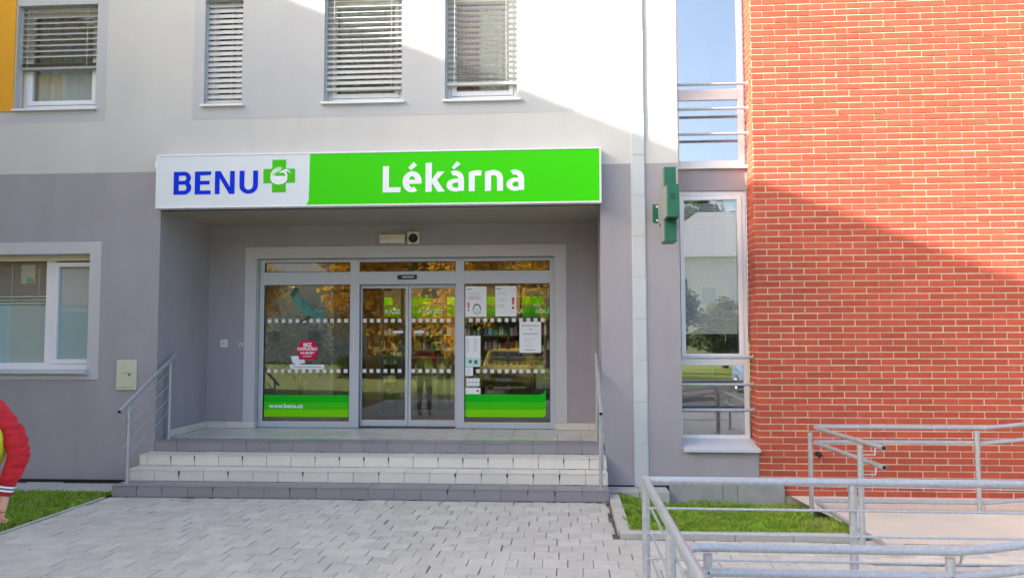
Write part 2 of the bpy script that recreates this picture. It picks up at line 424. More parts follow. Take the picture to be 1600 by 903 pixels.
for a, b in ((.50, .86), (.865, 1.22)): part(MB().box(a, b, -.34, -.02, -.2, .02), 'slab', 'kerb', wr, bevel=.006)
cpath = MB()
cpath.face([(2.72, .02, -.075), (2.86, -1.8, -.045), (2.47, -3.05, .002), (2.47, -3.22, .006), (9, -3.22, .006), (9, .02, -.075)][::1])
cp_o = cpath.build('concrete_path', 'concrete'); tag(cp_o, kind='structure')

# soil + grass
def grass(name, label, polyf, x0, x1, y0, y1, dens, zf, hmin, hmax, nclump=0):
    mb = MB(); n = int((x1-x0)*(y1-y0)*dens)
    for _ in range(n):
        x, y = random.uniform(x0, x1), random.uniform(y0, y1)
        if not polyf(x, y): continue
        if random.random() < .75*max(0, math.sin(x*2.9+1.3*math.sin(y*2.3)+.8)*math.cos(y*3.1-x*.9)): continue
        z = zf(x, y)-.005; h = random.uniform(hmin, hmax)*(.6+.8*(.5+.5*math.sin(x*5.1+math.sin(y*4.3)*2)*math.cos(y*6.2)))
        a = random.uniform(0, 6.283); wd = random.uniform(.003, .006); ln = random.uniform(.1, .9)*h; b = random.uniform(0, 6.283)
        dx, dy = math.cos(a)*wd, math.sin(a)*wd
        lx, ly = math.cos(b)*ln, math.sin(b)*ln
        if random.random() < .10:
            e = random.uniform(.008, .016); t_ = random.uniform(-.5, .5)
            mb.face([(x-e, y, z+h*.7), (x, y-e, z+h*.7+e*t_), (x+e, y, z+h*.7+e*.3), (x, y+e, z+h*.7-e*t_)])
        mb.face([(x-dx, y-dy, z), (x+dx, y+dy, z), (x+lx*.4+dx*.7, y+ly*.4+dy*.7, z+h*.65), (x+lx, y+ly, z+h)])
    o = mb.build(name, 'grass'); tag(o, label, 'grass', kind='stuff'); return o
MB().box(-12, -5.475, -10.4, -.66, -.25, -.01).build('soil_bed', 'soil')
tag(bpy.data.objects['soil_bed'], kind='structure')
grass('grass', 'short green lawn beside the grey wall at the left', lambda x, y: True, -8.6, -5.48, -4.6, -.67, 4200, lambda x, y: -.01, .025, .07)
zr = lambda x, y: -.005-.21*max(0, min(1, (y+2.3)/2.2))*max(0, min(1, (x-.6)/.6))
sb = MB()
nx, ny = 12, 8
for i in range(nx):
    for j in range(ny):
        q = []
        for (ii, jj) in ((i, j), (i+1, j), (i+1, j+1), (i, j+1)):
            x = .60+(2.92-.60)*ii/nx; y = -2.325+2.325*jj/ny; q.append((x, y, zr(x, y)-.012))
        sb.face(q)
tag(sb.build('grass_bed_soil', 'soil'), kind='structure')
edge = lambda x, y: x < 2.74+.10*math.sin(y*7)*.5+(.1 if -2.0 < y < -1.2 else 0)-max(0, (-y-1.9))*.35
grass('grass', 'bright green grass bed between the downpipe and the concrete path', lambda x, y: edge(x, y) and not (y > -.36 and x < 1.24), .61, 2.95, -2.32, -.06, 5200, zr, .03, .085)
# dry leaves on the grass near the kerb are part of the grass mass; a taller weed fringe by the plinth
grass('grass', 'taller weeds fringing the concrete plinth panels', lambda x, y: edge(x, y), 1.25, 2.8, -.28, -.07, 1200, zr, .04, .11)

# ================================================================== BUILDING
B = thing('pharmacy_building', 'grey and white plastered building with the recessed pharmacy entrance', 'building', (-2.5, 0, 0))
RX0, RX1, SOF, FLZ, BY = -5.35, .44, 3.545, .54, 1.45
HW = [  # upper windows x0,x1,z0,z1
    (-7.42, -6.30, 4.96, 6.42), (-4.80, -4.28, 4.965, 6.42), (-3.17, -2.12, 4.96, 6.42), (-1.56, -.60, 4.955, 6.42)]
holes = [(RX0, RX1, -.2, SOF, 0)]
for h in HW: holes.append((*h, .2, 4))
holes.append((-8.9, -6.305, 1.45, 2.99, .24, 3))
xs = [-12, RX0, RX1, 1.425, -8.9, -6.305, -6.15, -4.95, .105, -7.42, -7.64]
zs = [.035, 9.81, SOF, 4.075, 1.45, 2.99, 4.765]
for h in HW: xs += [h[0], h[1]]; zs += [h[2], h[3]]
def fm(x, z):
    if z < 4.075: return 0
    if z > 4.93 and x < -7.42: return 4
    if x < -6.15 and z > 4.765: return 2
    if -4.95 < x < .105 and z > 4.765: return 2
    return 1
zs += [4.93]
part(wall_cells(xs, zs, holes, 0, fm), 'facade_wall', ['plaster_dark', 'plaster_white', 'plaster_band', 'plaster_light', 'plaster_band', 'plaster_orange'], B)
fw = bpy.data.objects['facade_wall']
# orange field left of the first upper window
part(MB().box(-9.5, -7.455, -.012, .01, 4.93, 9.8), 'orange_panel', 'plaster_orange', B)
part(MB().face([(-7.421, -.01, 4.96), (-7.419, .2, 4.96), (-7.419, .2, 6.42), (-7.421, -.01, 6.42)]), 'orange_reveal', 'plaster_orange', B)
# dark foot under the plaster
part(MB().box(-12, RX0-.03, .015, .1, -.2, .04), 'wall_foot', 'darkgap', B)
part(MB().box(RX1+.04, 1.25, .01, .1, -.2, .04), 'wall_foot', 'darkgap', B)
# recess: side walls, back wall, soffit
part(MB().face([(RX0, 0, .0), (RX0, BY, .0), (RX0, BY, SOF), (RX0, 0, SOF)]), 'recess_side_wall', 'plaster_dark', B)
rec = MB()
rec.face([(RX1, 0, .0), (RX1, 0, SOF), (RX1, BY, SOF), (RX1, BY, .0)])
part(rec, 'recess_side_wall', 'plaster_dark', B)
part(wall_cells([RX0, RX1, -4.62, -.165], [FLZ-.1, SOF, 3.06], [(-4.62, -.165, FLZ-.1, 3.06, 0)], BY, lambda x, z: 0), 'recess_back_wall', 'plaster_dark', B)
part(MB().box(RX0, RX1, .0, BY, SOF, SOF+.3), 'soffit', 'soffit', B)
# light plaster surround of the storefront, with its reveal
sr_ = MB()
sr_.box(-4.79, -4.615, BY-.012, 1.56, FLZ+.10, 3.055); sr_.box(-.17, .005, BY-.012, 1.56, FLZ+.10, 3.055); sr_.box(-4.79, .005, BY-.012, 1.56, 3.055, 3.225)
part(sr_, 'storefront_surround', 'plaster_light', B)
# lower left window surround
so_ = MB()
so_.box(-8.9, -6.145, -.008, .02, 2.992, 3.15); so_.box(-6.303, -6.145, -.008, .02, 1.33, 2.992); so_.box(-8.9, -6.303, -.008, .02, 1.33, 1.448)
part(so_, 'window_surround', 'plaster_light', B)
# roof slab closing the building
part(MB().box(-12, 2.4, .05, 12, 9.7, 9.81), 'roof', 'roof', B)
part(MB().box(-12, 2.4, 11.9, 12, 0, 9.7), 'rear_wall', 'plaster_white', B)
# wing on the left that stands forward of the frame's left edge and shades the front
wg = MB().box(-20, -12, -16, 12, -.2, 9.81)
part(wg, 'side_wing', 'plaster_orange', B)
for k in range(5):
    for z in (1.2, 4.9, 7.6):
        part(MB().box(-12.02, -11.985, -14.5+2.9*k, -13.2+2.9*k, z, z+1.4), 'wing_window', 'pvc', B)
        part(MB().box(-11.985, -11.975, -14.4+2.9*k, -13.3+2.9*k, z+.08, z+1.32), 'wing_pane', 'glass_win', B)

# groove lines of the render fields (fine shadow joints)
gr = MB()
gr.box(.1035, .1065, -.0025, .001, 4.766, 9.8); gr.box(-4.948, .1035, -.0025, .001, 4.764, 4.767)
part(gr, 'render_joint', 'plaster_light', B)

# ---------------------------------------------------------------- windows
def bld_window(name, x0, x1, z0, z1, y=.14, fr=.07, label=None):
    W = thing(name, None, None); W.parent = B; W.location = Vector(((x0+x1)/2, y, z0)) - B.location
    if label: W['label'] = label
    return W
def frame_rect(mb, x0, x1, z0, z1, t, y0, y1, bt=None):
    bt = bt or t
    mb.box(x0, x0+t, y0, y1, z0, z1); mb.box(x1-t, x1, y0, y1, z0, z1)
    mb.box(x0+t, x1-t, y0, y1, z1-t, z1); mb.box(x0+t, x1-t, y0, y1, z0, z0+bt)
def room(W, x0, x1, z0, z1, y0, depth, m):
    mb = MB(); y1 = y0+depth
    mb.face([(x0, y1, z0), (x1, y1, z0), (x1, y1, z1), (x0, y1, z1)])
    mb.face([(x0, y0, z0), (x0, y1, z0), (x0, y1, z1), (x0, y0, z1)]); mb.face([(x1, y0, z0), (x1, y0, z1), (x1, y1, z1), (x1, y1, z0)])
    mb.face([(x0, y0, z1), (x0, y1, z1), (x1, y1, z1), (x1, y0, z1)]); mb.face([(x0, y0, z0), (x1, y0, z0), (x1, y1, z0), (x0, y1, z0)])
    part(mb, 'room', m, W)
def slat_mesh(L, wd, tilt, lip=True):
    """one blind slat along x, slightly curved, tilted by tilt degrees (90 = upright)"""
    mb = MB(); n = 4; prof = []
    for i in range(n+1):
        s = (i/n-.5)*wd; c = .10*wd*(1-(2*i/n-1)**2)
        ca, sa = math.cos(R(tilt)), math.sin(R(tilt))
        prof.append((s*ca+c*sa, -s*sa+c*ca))
    th = .0012
    pts = [(a, b) for a, b in prof]+[(a, b-th) for a, b in reversed(prof)]
    mb.prism_yz(pts, -L/2, L/2)
    return mb
def blind(W, x0, x1, ztop, zbot, pitch, wd, tilt, matn, y=.075, bundle=0, closing=0):
    n = int((ztop-zbot)/pitch)
    if not closing:
        so2 = slat_mesh(x1-x0-.05, wd, tilt).build('tmp', matn, smooth=True); me = so2.data; bpy.data.objects.remove(so2)
    for i in range(n):
        z = ztop-pitch*(i+.5)
        if closing:
            t = tilt+closing*(i/n)
            so2 = slat_mesh(x1-x0-.05, wd, t).build('tmp', matn, smooth=True); me = so2.data; bpy.data.objects.remove(so2)
        stamp(me, 'slat', W, ((x0+x1)/2, y, z), (0, random.gauss(0, .0012), 0))
    for i in range(bundle):
        so2 = None
        stamp(slat_flat(x1-x0-.05, wd, matn), 'slat', W, ((x0+x1)/2, y, zbot-.006-.011*i), (0, random.gauss(0, .006), 0))
    zb = zbot-.011*bundle-.018
    part(MB().box(x0+.02, x1-.02, y-wd*.45, y+wd*.45, zb-.022, zb+.012), 'bottom_rail', matn, W)
    for xx in (x0+.12, x1-.16):
        part(MB().box(xx-.0025, xx+.0025, y-wd*.55-.003, y-wd*.55, zb, ztop), 'ladder_cord', 'cord', W)
    for xx in (x0+.012, x1-.012):
        part(MB().box(xx-.011, xx+.011, y-.016, y+.016, z0_rail[0], ztop), 'guide_rail', 'alu', W)
z0_rail = [0]
_sf = {}
def slat_flat(L, wd, matn):
    k = (round(L, 3), matn)
    if k not in _sf:
        t = slat_mesh(L, wd, 4).build('tmp', matn, smooth=True); _sf[k] = t.data; bpy.data.objects.remove(t)
    return _sf[k]

specs = [
    dict(lab='upper window with blind half drawn above a tilted white sash', bl=(6.37, 5.60, .0775, .07, -42, 'slat_dark', 4, 0), cur='curtain'),
    dict(lab='narrow upper window behind a closed pale blind', bl=(6.38, 5.035, .0735, .067, -68, 'slat', 0, 0), cur='in_dark'),
    dict(lab='upper window with silver blind slats above a white lower rail', bl=(6.38, 5.17, .0735, .067, -24, 'slat', 0, -42), cur='curtain_cream'),
    dict(lab='upper window with open slats showing brown and cream curtains', bl=(6.38, 5.20, .0735, .07, 8, 'slat', 0, 0), cur='curtain_cream')]
for h, sp_ in zip(HW, specs):
    x0, x1, z0, z1 = h; z0_rail[0] = z0+.02
    W = bld_window('window', *h, label=sp_['lab'])
    fr = MB(); frame_rect(fr, x0, x1, z0, z1, .07, .135, .2, .08); part(fr, 'frame', 'pvc', W, bevel=.004)
    sh = MB(); frame_rect(sh, x0+.075, x1-.075, z0+.085, z1-.075, .06, .125, .185); part(sh, 'sash', 'pvc', W, bevel=.004)
    part(MB().box(x0+.135, x1-.135, .15, .165, z0+.145, z1-.135), 'pane', 'glass_win', W)
    part(MB().box(x0-.03, x1+.03, -.045, .14, z0-.03, z0-.002), 'sill', 'pvc', W)
    part(MB().box(x0+.0, x1-.0, -.004, .13, 6.39, 6.6), 'blind_box', 'plaster_light', W)
    room(W, x0+.02, x1-.02, z0, z1, .2, 1.6, 'in_dark' if sp_['cur'] == 'in_dark' else 'in_wall')
    cu = MB()
    def curtain(xa, xb, yy, m_, name):
        mb = MB(); n = 28
        for i in range(n):
            xa_, xb_ = xa+(xb-xa)*i/n, xa+(xb-xa)*(i+1)/n
            ya, yb = yy+.02*math.sin(i*1.35), yy+.02*math.sin((i+1)*1.35)
            mb.face([(xa_, ya, z0+.03), (xb_, yb, z0+.03), (xb_, yb, z1), (xa_, ya, z1)])
        part(mb, name, m_, W, smooth=True)
    if sp_['cur'] != 'in_dark':
        if x0 > -2: curtain(x0+.12, x0+.42, .235, 'curtain_brown', 'curtain'); curtain(x0+.40, x1-.05, .25, 'curtain_cream', 'curtain')
        else: curtain(x0+.05, x1-.05, .245, sp_['cur'], 'curtain')
    a = sp_['bl']; blind(W, x0, x1, a[0], a[1], a[2], a[3], a[4], a[5], bundle=a[6], closing=a[7])

# lower left window: two sashes, inner blinds, frosted film on the lower half
W = bld_window('window', -8.9, -6.305, 1.45, 2.99, label='wide white ground floor window with inner blind and frosted film')
fr = MB(); frame_rect(fr, -8.9, -6.306, 1.451, 2.989, .06, .19, .27, .09); fr.box(-7.03, -6.90, .188, .272, 1.54, 2.925); part(fr, 'frame', 'pvc', W, bevel=.004)
part(MB().box(-8.9, -6.31, .15, .188, 2.915, 2.989), 'shutter_rail', 'ivory', W)
sh = MB(); frame_rect(sh, -6.915, -6.35, 1.53, 2.895, .06, .175, .25); part(sh, 'sash', 'pvc', W, bevel=.004)
part(MB().box(-8.84, -7.03, .22, .236, 1.54, 2.925), 'pane', 'glass_win', W)
part(MB().box(-6.855, -6.41, .21, .226, 1.59, 2.835), 'pane', 'glass_win', W)
part(MB().box(-8.95, -6.285, -.07, .19, 1.405, 1.448), 'sill', 'sill_metal', W, bevel=.006)
part(MB().box(-6.288, -6.278, -.072, .0, 1.395, 1.462), 'sill_end_cap', 'alu', W)
room(W, -8.9, -6.31, 1.46, 2.99, .27, 1.8, 'in_wall')
part(MB().box(-8.84, -7.03, .240, .244, 1.54, 2.32), 'frosted_film', 'frost', W)
for k in range(3): part(MB().box(-8.84, -7.03, .240, .244, 2.335+.045*k, 2.365+.045*k-.006*k), 'frosted_strip', 'frost', W)
part(MB().box(-6.855, -6.41, .229, .233, 1.59, 2.34), 'frosted_film', 'frost', W)
ib = MB()
for i in range(30):
    z = 2.90-.0235*i
    if z < 2.30: break
    ib.face([(-8.82, .264, z), (-7.04, .264, z), (-7.04, .250, z-.009), (-8.82, .250, z-.009)])
for xx in (-7.17, -7.56, -8.2): ib.box(xx-.003, xx+.003, .2455, .248, 1.6, 2.9)
for i in range(60):
    z = 2.825-.0135*i
    if z < 2.345: break
    ib.face([(-6.85, .238, z), (-6.415, .238, z), (-6.415, .231, z-.0115), (-6.85, .231, z-.0115)])
tag(part(ib, 'inner_blind', 'paper', W), kind='stuff')
part(MB().box(-7.50, -7.30, .34, .345, 2.62, 2.88), 'wall_poster', 'paper', W)
part(MB().box(-7.42, -7.31, .335, .339, 2.625, 2.70), 'poster_print', 'green2', W)
part(MB().box(-8.6, -7.05, 1.3, 1.8, 1.5, 2.35), 'cabinet', 'in_dark', W)

# stairwell window niche between the plaster and the brick
NX0, NX1, NY = 1.425, 2.36, .36
nw = MB()
nw.face([(NX0, 0, .035), (NX0, NY+.1, .035), (NX0, NY+.1, 9.8), (NX0, 0, 9.8)])                         # left cheek (faces right)
part(nw, 'niche_side', 'plaster_white', B)
part(MB().box(NX0, NX1+.0, 0, .3, .035, .50), 'niche_parapet', 'plaster_dark', B)
part(MB().box(NX0, NX1, NY-.03, NY+.06, 3.775, 4.055), 'spandrel', 'plaster_dark', B)
W = bld_window('stair_window', NX0, NX1, .5, 3.775, label='tall lower stairwell window with horizontal guard bars and inner blind')
fr = MB(); frame_rect(fr, NX0, NX1-.02, .555, 3.775, .06, NY, NY+.07); fr.box(NX0+.06, NX1-.08, NY, NY+.07, 1.505, 1.645); part(fr, 'frame', 'pvc', W, bevel=.004)
sh = MB(); frame_rect(sh, NX0+.065, NX1-.075, 1.60, 3.71, .055, NY-.012, NY+.05); part(sh, 'sash', 'pvc', W, bevel=.004)
part(MB().box(NX0+.12, NX1-.13, NY+.02, NY+.036, 1.655, 3.655), 'pane', 'glass_low', W)
part(MB().box(NX0+.06, NX1-.08, NY+.02, NY+.036, .615, 1.505), 'pane', 'glass_low', W)
ib = MB()
for i in range(66):
    z = 3.62-.026*i
    ib.face([(NX0+.13, NY+.064, z), (NX1-.14, NY+.064, z), (NX1-.14, NY+.055, z-.017), (NX0+.13, NY+.055, z-.017)])
for xx in (1.66, 2.06): ib.box(xx-.003, xx+.003, NY+.05, NY+.053, 1.8, 3.65)
tag(part(ib, 'inner_blind', 'paper', W), kind='stuff')
room(W, NX0, NX1, .56, 3.77, NY+.07, 2.5, 'in_wall')
part(MB().prism_yz([(-.06, .475), (-.06, .487), (NY, .575), (NY, .56)], NX0+.01, NX1+.012), 'sill', 'sill_metal', W)
part(MB().box(NX0+.01, NX1+.012, -.064, -.058, .455, .49), 'sill_lip', 'sill_metal', W)
def bars(W, zs_):
    for z in zs_:
        o = part(MB().tube([(NX0-.0, .19, z), (NX1+.01, .19, z)], .019, 10), 'guard_bar', 'galv', W, smooth=True)
        part(MB().tube([(NX1-.014, .19, z), (NX1-.003, .19, z)], .034, 12), 'bar_flange', 'galv', W, smooth=True)
bars(W, (1.61, 1.27, .95))
W = bld_window('stair_window', NX0, NX1, 4.055, 7.2, label='tall upper stairwell window reflecting pale sky behind three bars')
fr = MB(); frame_rect(fr, NX0, NX1-.02, 4.10, 7.4, .075, NY, NY+.07); fr.box(NX0+.075, NX1-.095, NY-.006, NY+.07, 4.985, 5.125); part(fr, 'frame', 'pvc', W, bevel=.004)
part(MB().box(NX0+.075, NX1-.095, NY+.02, NY+.036, 5.125, 7.33), 'pane', 'glass_stair', W)
part(MB().box(NX0+.075, NX1-.095, NY+.02, NY+.036, 4.175, 4.985), 'pane', 'glass_stair', W)
part(MB().box(NX0-.0, NX1+.005, .28, NY+.02, 4.057, 4.098), 'sill', 'pvc', W)
room(W, NX0, NX1, 4.1, 7.4, NY+.07, 2.5, 'in_wall')
bars(W, (5.14, 4.815, 4.485))
part(MB().box(NX0, NX1, NY-.02, NY+.1, 7.4, 9.8), 'upper_spandrel', 'plaster_white', B)

# plinth panels leaning at the foot of the wall
pl = thing('plinth_panels', 'row of grey concrete plinth panels behind the grass bed', 'plinth', (1.9, -.05, -.2))
for a, b in ((1.255, 1.90), (1.905, 2.08), (2.085, 2.645)):
    part(MB().box(a, b, -.055+random.uniform(-.006, .006), -.01, -.35, .085), 'panel', 'plinth', pl, bevel=.006)

# downpipe
D = thing('downpipe', 'boxy pale grey metal downpipe cover with riveted joints on the facade', 'downpipe', (.925, -.05, 0))
zz = [.02, .54, 1.06, 1.58, 2.10, 2.62, 3.14, 3.66, 4.18, 4.72, 5.27, 5.82, 6.37, 6.95]
for i in range(len(zz)-1):
    e = .0015*(i % 2)
    part(MB().box(.845+e, 1.002-e, -.024+e, -.001, zz[i], zz[i+1]-.0015), 'pipe_section', 'downpipe', D, bevel=.004)
    for j, xx in enumerate((.862, .925, .985)):
        part(MB().tube([(xx, -.029, zz[i]+.03), (xx, -.022+e, zz[i]+.03)], .0065, 8), 'rivet', 'galv', D)
part(MB().box(.832, .85, -.012, -.0005, .02, 6.95), 'pipe_flange', 'downpipe', D)
part(MB().box(1.003, 1.012, -.012, -.0005, .02, 6.95), 'pipe_flange', 'downpipe', D)

# ================================================================== BRICK WALL
BW = thing('brick_building', 'red brick wall of the adjoining building wing', 'building', (4.5, 0, 0))
BXE, BZ0, BZT = 8.4, -.085, 6.75
core = MB(); core.box(2.366, BXE, .008, .40, BZ0-.1, 9.81)
part(core, 'mortar', 'mortar', BW)
CW, CH, JT = .300, .0802, .0130
def brick_mb(L, H, D_, ):
    mb = MB(); a, b, c = L/2, H/2, .0035; v = mb.v
    for (h, k, y) in ((a, b, D_), (a, b, .0025), (a-c, b-c, 0)): v += [(-h, y, -k), (h, y, -k), (h, y, k), (-h, y, k)]
    mb.f += [(8, 9, 10, 11)]
    for l in (0, 4):
        for i in range(4): mb.f.append((l+i, l+(i+1) % 4, l+4+(i+1) % 4, l+4+i))
    mb.mi = [0]*len(mb.f); return mb
full = brick_mb(CW-JT, CH-JT, .02); half = brick_mb(CW/2-JT, CH-JT, .02)
t = full.build('tmp', 'brick'); fme = t.data; bpy.data.objects.remove(t)
bs = []; nrow = int((BZT-BZ0)/CH)
for r_ in range(nrow):
    z = BZ0+CH*(r_+.5)
    x = 2.36
    if r_ % 2: bs.append((x+CW/4, z, 1)); x += CW/2
    while x < BXE-.01: bs.append((x+CW/2, z, 0)); x += CW
cand = []
for i, (x, z, k) in enumerate(bs):
    u, v_, d = px((x, 0, z))
    if k == 0 and u < 1590 and 0 < v_ < 770 and not (u > 1270 and v_ > 660): cand.append(((Vector((x, 0, z))-CAM).length, i))
cand.sort(); sing = set(i for d, i in cand[:296]); rest = MB()
for i, (x, z, k) in enumerate(bs):
    dx, dy, dz = random.gauss(0, .0012), random.uniform(-.0022, .0022), random.gauss(0, .0008); rt = random.gauss(0, .0018)
    if i in sing: stamp(fme, 'brick', BW, (x+dx, dy, z+dz), (0, rt, 0))
    else:
        src = half if k else full; b = len(rest.v)
        rest.v += [(p[0]+x+dx, p[1]+dy, p[2]+z+dz) for p in src.v]; rest.f += [tuple(b+q for q in f) for f in src.f]; rest.mi += src.mi
# bricks turning the corner into the window niche
for r_ in range(6, nrow):
    z = BZ0+CH*(r_+.5); cut = .14 if r_ % 2 else .285
    for (ya, yb) in ((.012, cut), (cut+JT, .40)):
        rest.box(2.3585, 2.38, ya, yb, z-(CH-JT)/2, z+(CH-JT)/2)
tag(part(rest, 'bricks', 'brick', BW), kind='stuff')
part(MB().tube([(3.06, 0, .44), (3.06, -.05, .44), (3.075, -.075, .425)], .03, 12), 'outlet_pipe', 'black', BW, smooth=True)

# ================================================================== STEPS
ST = thing('entrance_steps', 'tiled entrance steps in grey and cream leading to the doors', 'steps', (-2.45, -.45, 0))
X0, X1 = -5.385, .475
RH = .135
core = MB()
for i in range(4): core.box(X0+.012, X1-.012, -.9+.3*i+.010, (-.9+.3*i+.3+.01) if i < 3 else 1.62, -.1, RH*(i+1)-.008)
part(core, 'grout_core', 'grout', ST)
TP = (X1-X0)/19.0
def tile(name, x0, x1, y0, y1, z0, z1, m): 
    part(MB().box(x0, x1, y0, y1, z0, z1), name, m, ST, bevel=.0025)
for i in range(4):
    m_ = 'tile_grey' if i in (0, 3) else 'tile_cream'; y = -.9+.3*i; sh = (.0, .05, .10, .02)[i]
    for k in range(-1, 19):
        a, b = X0+TP*k+sh+.003, X0+TP*(k+1)+sh-.003
        a, b = max(a, X0), min(b, X1)
        if b-a < .03: continue
        jz = random.gauss(0, .0008)
        tile('riser_tile', a, b, y, y+.009, RH*i+.004, RH*(i+1)-.011+jz, m_)
        tile('tread_tile', a, b, y-.006, y+.294, RH*(i+1)-.009, RH*(i+1)+jz, m_)
    # tiled cheeks at both ends
    if i < 3:
        tile('cheek_tile', X0-.002, X0+.008, y+.011, y+.299, .0 if i == 0 else RH*i+.003, RH*(i+1)-.011, m_); tile('cheek_tile', X1-.008, X1+.002, y+.011, y+.299, .0 if i == 0 else RH*i+.003, RH*(i+1)-.011, m_)
rg = random.Random(3)
for i, sh in ((0, 0), (1, .05), (2, .10)):
    for k in range(1, 19):
        if rg.random() > .62: continue
        xj, zt_, y = X0+TP*k+sh, RH*(i+1)-.012, -.9+.3*i; wv = rg.uniform(.006, .016); hv = rg.uniform(.03, .085)
        pts = [(xj-wv*.4, zt_-hv), (xj+wv*.3, zt_-hv*.9), (xj+wv*.6, zt_-hv*.5), (xj+wv*rg.uniform(.7, 1.2), zt_-hv*.25), (xj+wv*.8, zt_), (xj-wv, zt_), (xj-wv*rg.uniform(.6, 1.1), zt_-hv*.3)]
        part(MB().prism_xz(pts, y-.0012, y+.002), 'grime_mark', 'grime', ST)
for r_ in range(4):
    for k in range(-1, 19):
        a, b = X0+TP*k+.02+.0025, X0+TP*(k+1)+.02-.0025; a, b = max(a, RX0+.012), min(b, RX1-.012)
        if b-a < .03: continue
        tile('floor_tile', a, b, .298+.308*r_, .298+.308*(r_+1)-.005, RH*4-.009, RH*4+random.gauss(0, .0004), 'tile_floor')
k = 0
for (a, b) in ((RX0+.012, -4.795), (.01, RX1-.012)):
    x = a
    while x < b-.02:
        e = min(x+.30, b); tile('skirting_tile', x+.002, e-.002, BY-.012, BY-.002, RH*4+.002, RH*4+.098, 'tile_cream'); x = e
for (a, b) in ((-4.795, -4.612), (-.172, .01)):
    tile('skirting_tile', a, b, BY-.016, 1.555, RH*4+.002, RH*4+.098, 'tile_cream')
for X in (RX0, RX1-.010):
    for q in range(4): tile('skirting_tile', X, X+.010, .33+.28*q, .33+.28*(q+1)-.004, RH*4+.002, RH*4+.098, 'tile_cream')

# ================================================================== STOREFRONT
SF = thing('entrance_storefront', 'grey aluminium glazed storefront with sliding entrance doors', 'storefront', (-2.4, 1.6, FLZ))
A0, A1, AT = -4.612, -.172, 3.05
f = MB(); y0, y1 = 1.565, 1.64
for a, b in ((A0, -4.54), (-3.225, -3.085), (-1.635, -1.505), (-.24, A1)): f.box(a, b, y0, y1, FLZ+.002, AT)
for a, b in ((-4.54, -3.225), (-3.085, -1.635), (-1.505, -.24)):
    f.box(a, b, y0, y1, 3.0, AT); f.box(a, b, y0-.002, y1, 2.665, 2.855)
for a, b in ((-4.54, -3.225), (-1.505, -.24)): f.box(a, b, y0, y1, FLZ+.002, .635)
part(f, 'frame', 'alu', SF, bevel=.003)
part(MB().box(A0, A1, 1.56, 1.58, 3.051, 3.06), 'shadow_gap', 'black', SF)
gk = MB()
for a, b, c, d in ((-4.54, -3.225, 2.855, 3.0), (-3.085, -1.635, 2.855, 3.0), (-1.505, -.24, 2.855, 3.0), (-4.54, -3.225, .635, 2.665), (-1.505, -.24, .635, 2.665)):
    frame_rect(gk, a, b, c, d, .007, 1.575, 1.60)
part(gk, 'gasket', 'black', SF)
for a, b, c, d in ((-4.533, -3.232, 2.862, 2.993), (-3.078, -1.642, 2.862, 2.993), (-1.498, -.247, 2.862, 2.993), (-4.533, -3.232, .642, 2.658), (-1.498, -.247, .642, 2.658)):
    part(MB().box(a, b, 1.602, 1.614, c, d), 'pane', 'glass_door', SF)
for a, b in ((-3.083, -2.362), (-2.354, -1.637)):
    L_ = thing('door_leaf', None, None); L_.parent = SF; L_.location = Vector(((a+b)/2, 1.67, FLZ))-SF.location
    fr = MB(); lw_ = .032
    fr.box(a, a+(.022 if a < -3 else .04), 1.655, 1.69, .56, 2.66); fr.box(b-(.04 if a < -3 else .022), b, 1.655, 1.69, .56, 2.66)
    xa, xb = a+(.022 if a < -3 else .04), b-(.04 if a < -3 else .022)
    fr.box(xa, xb, 1.655, 1.69, 2.61, 2.66); fr.box(xa, xb, 1.655, 1.69, .56, .65)
    part(fr, 'leaf_frame', 'alu', L_, bevel=.002)
    part(MB().box(xa, xb, 1.667, 1.679, .65, 2.61), 'pane', 'glass_door', L_)
    ax = b-.24 if a < -3 else a+.07
    part(MB().prism_xz([(ax, 1.955), (ax+.02, 1.937), (ax+.15, 1.937), (ax+.17, 1.955), (ax+.15, 1.973), (ax+.02, 1.973)], 1.661, 1.664), 'arrow_sticker', 'sticker', L_)
part(MB().box(-3.083, -1.637, 1.645, 1.70, FLZ+.001, .556), 'threshold', 'alu_dark', SF)
# sensor and handle strip
part(MB().box(-2.505, -2.215, 1.535, 1.563, 2.735, 2.80), 'door_sensor', 'black', SF, bevel=.012)
part(MB().box(-2.43, -2.25, 1.531, 1.5345, 2.757, 2.778), 'sensor_lens', 'alu', SF)
part(MB().box(-3.165, -3.145, 1.545, 1.5645, 1.65, 1.95), 'switch_plate', 'ivory', SF)
# rows of square safety stickers on the glass
t_ = MB().box(-.028, .028, -.001, 0, -.028, .028).build('tmp', 'sticker'); sq_me = t_.data; bpy.data.objects.remove(t_)
for (a, b, yy) in ((-4.49, -3.24, 1.598), (-3.05, -2.40, 1.663), (-2.31, -1.66, 1.663), (-1.44, -.26, 1.598)):
    for zc in (2.125, 1.375):
        x = a
        while x+.055 < b+.02:
            stamp(sq_me, 'safety_square', SF, (x+.028, yy, zc)); x += .1065
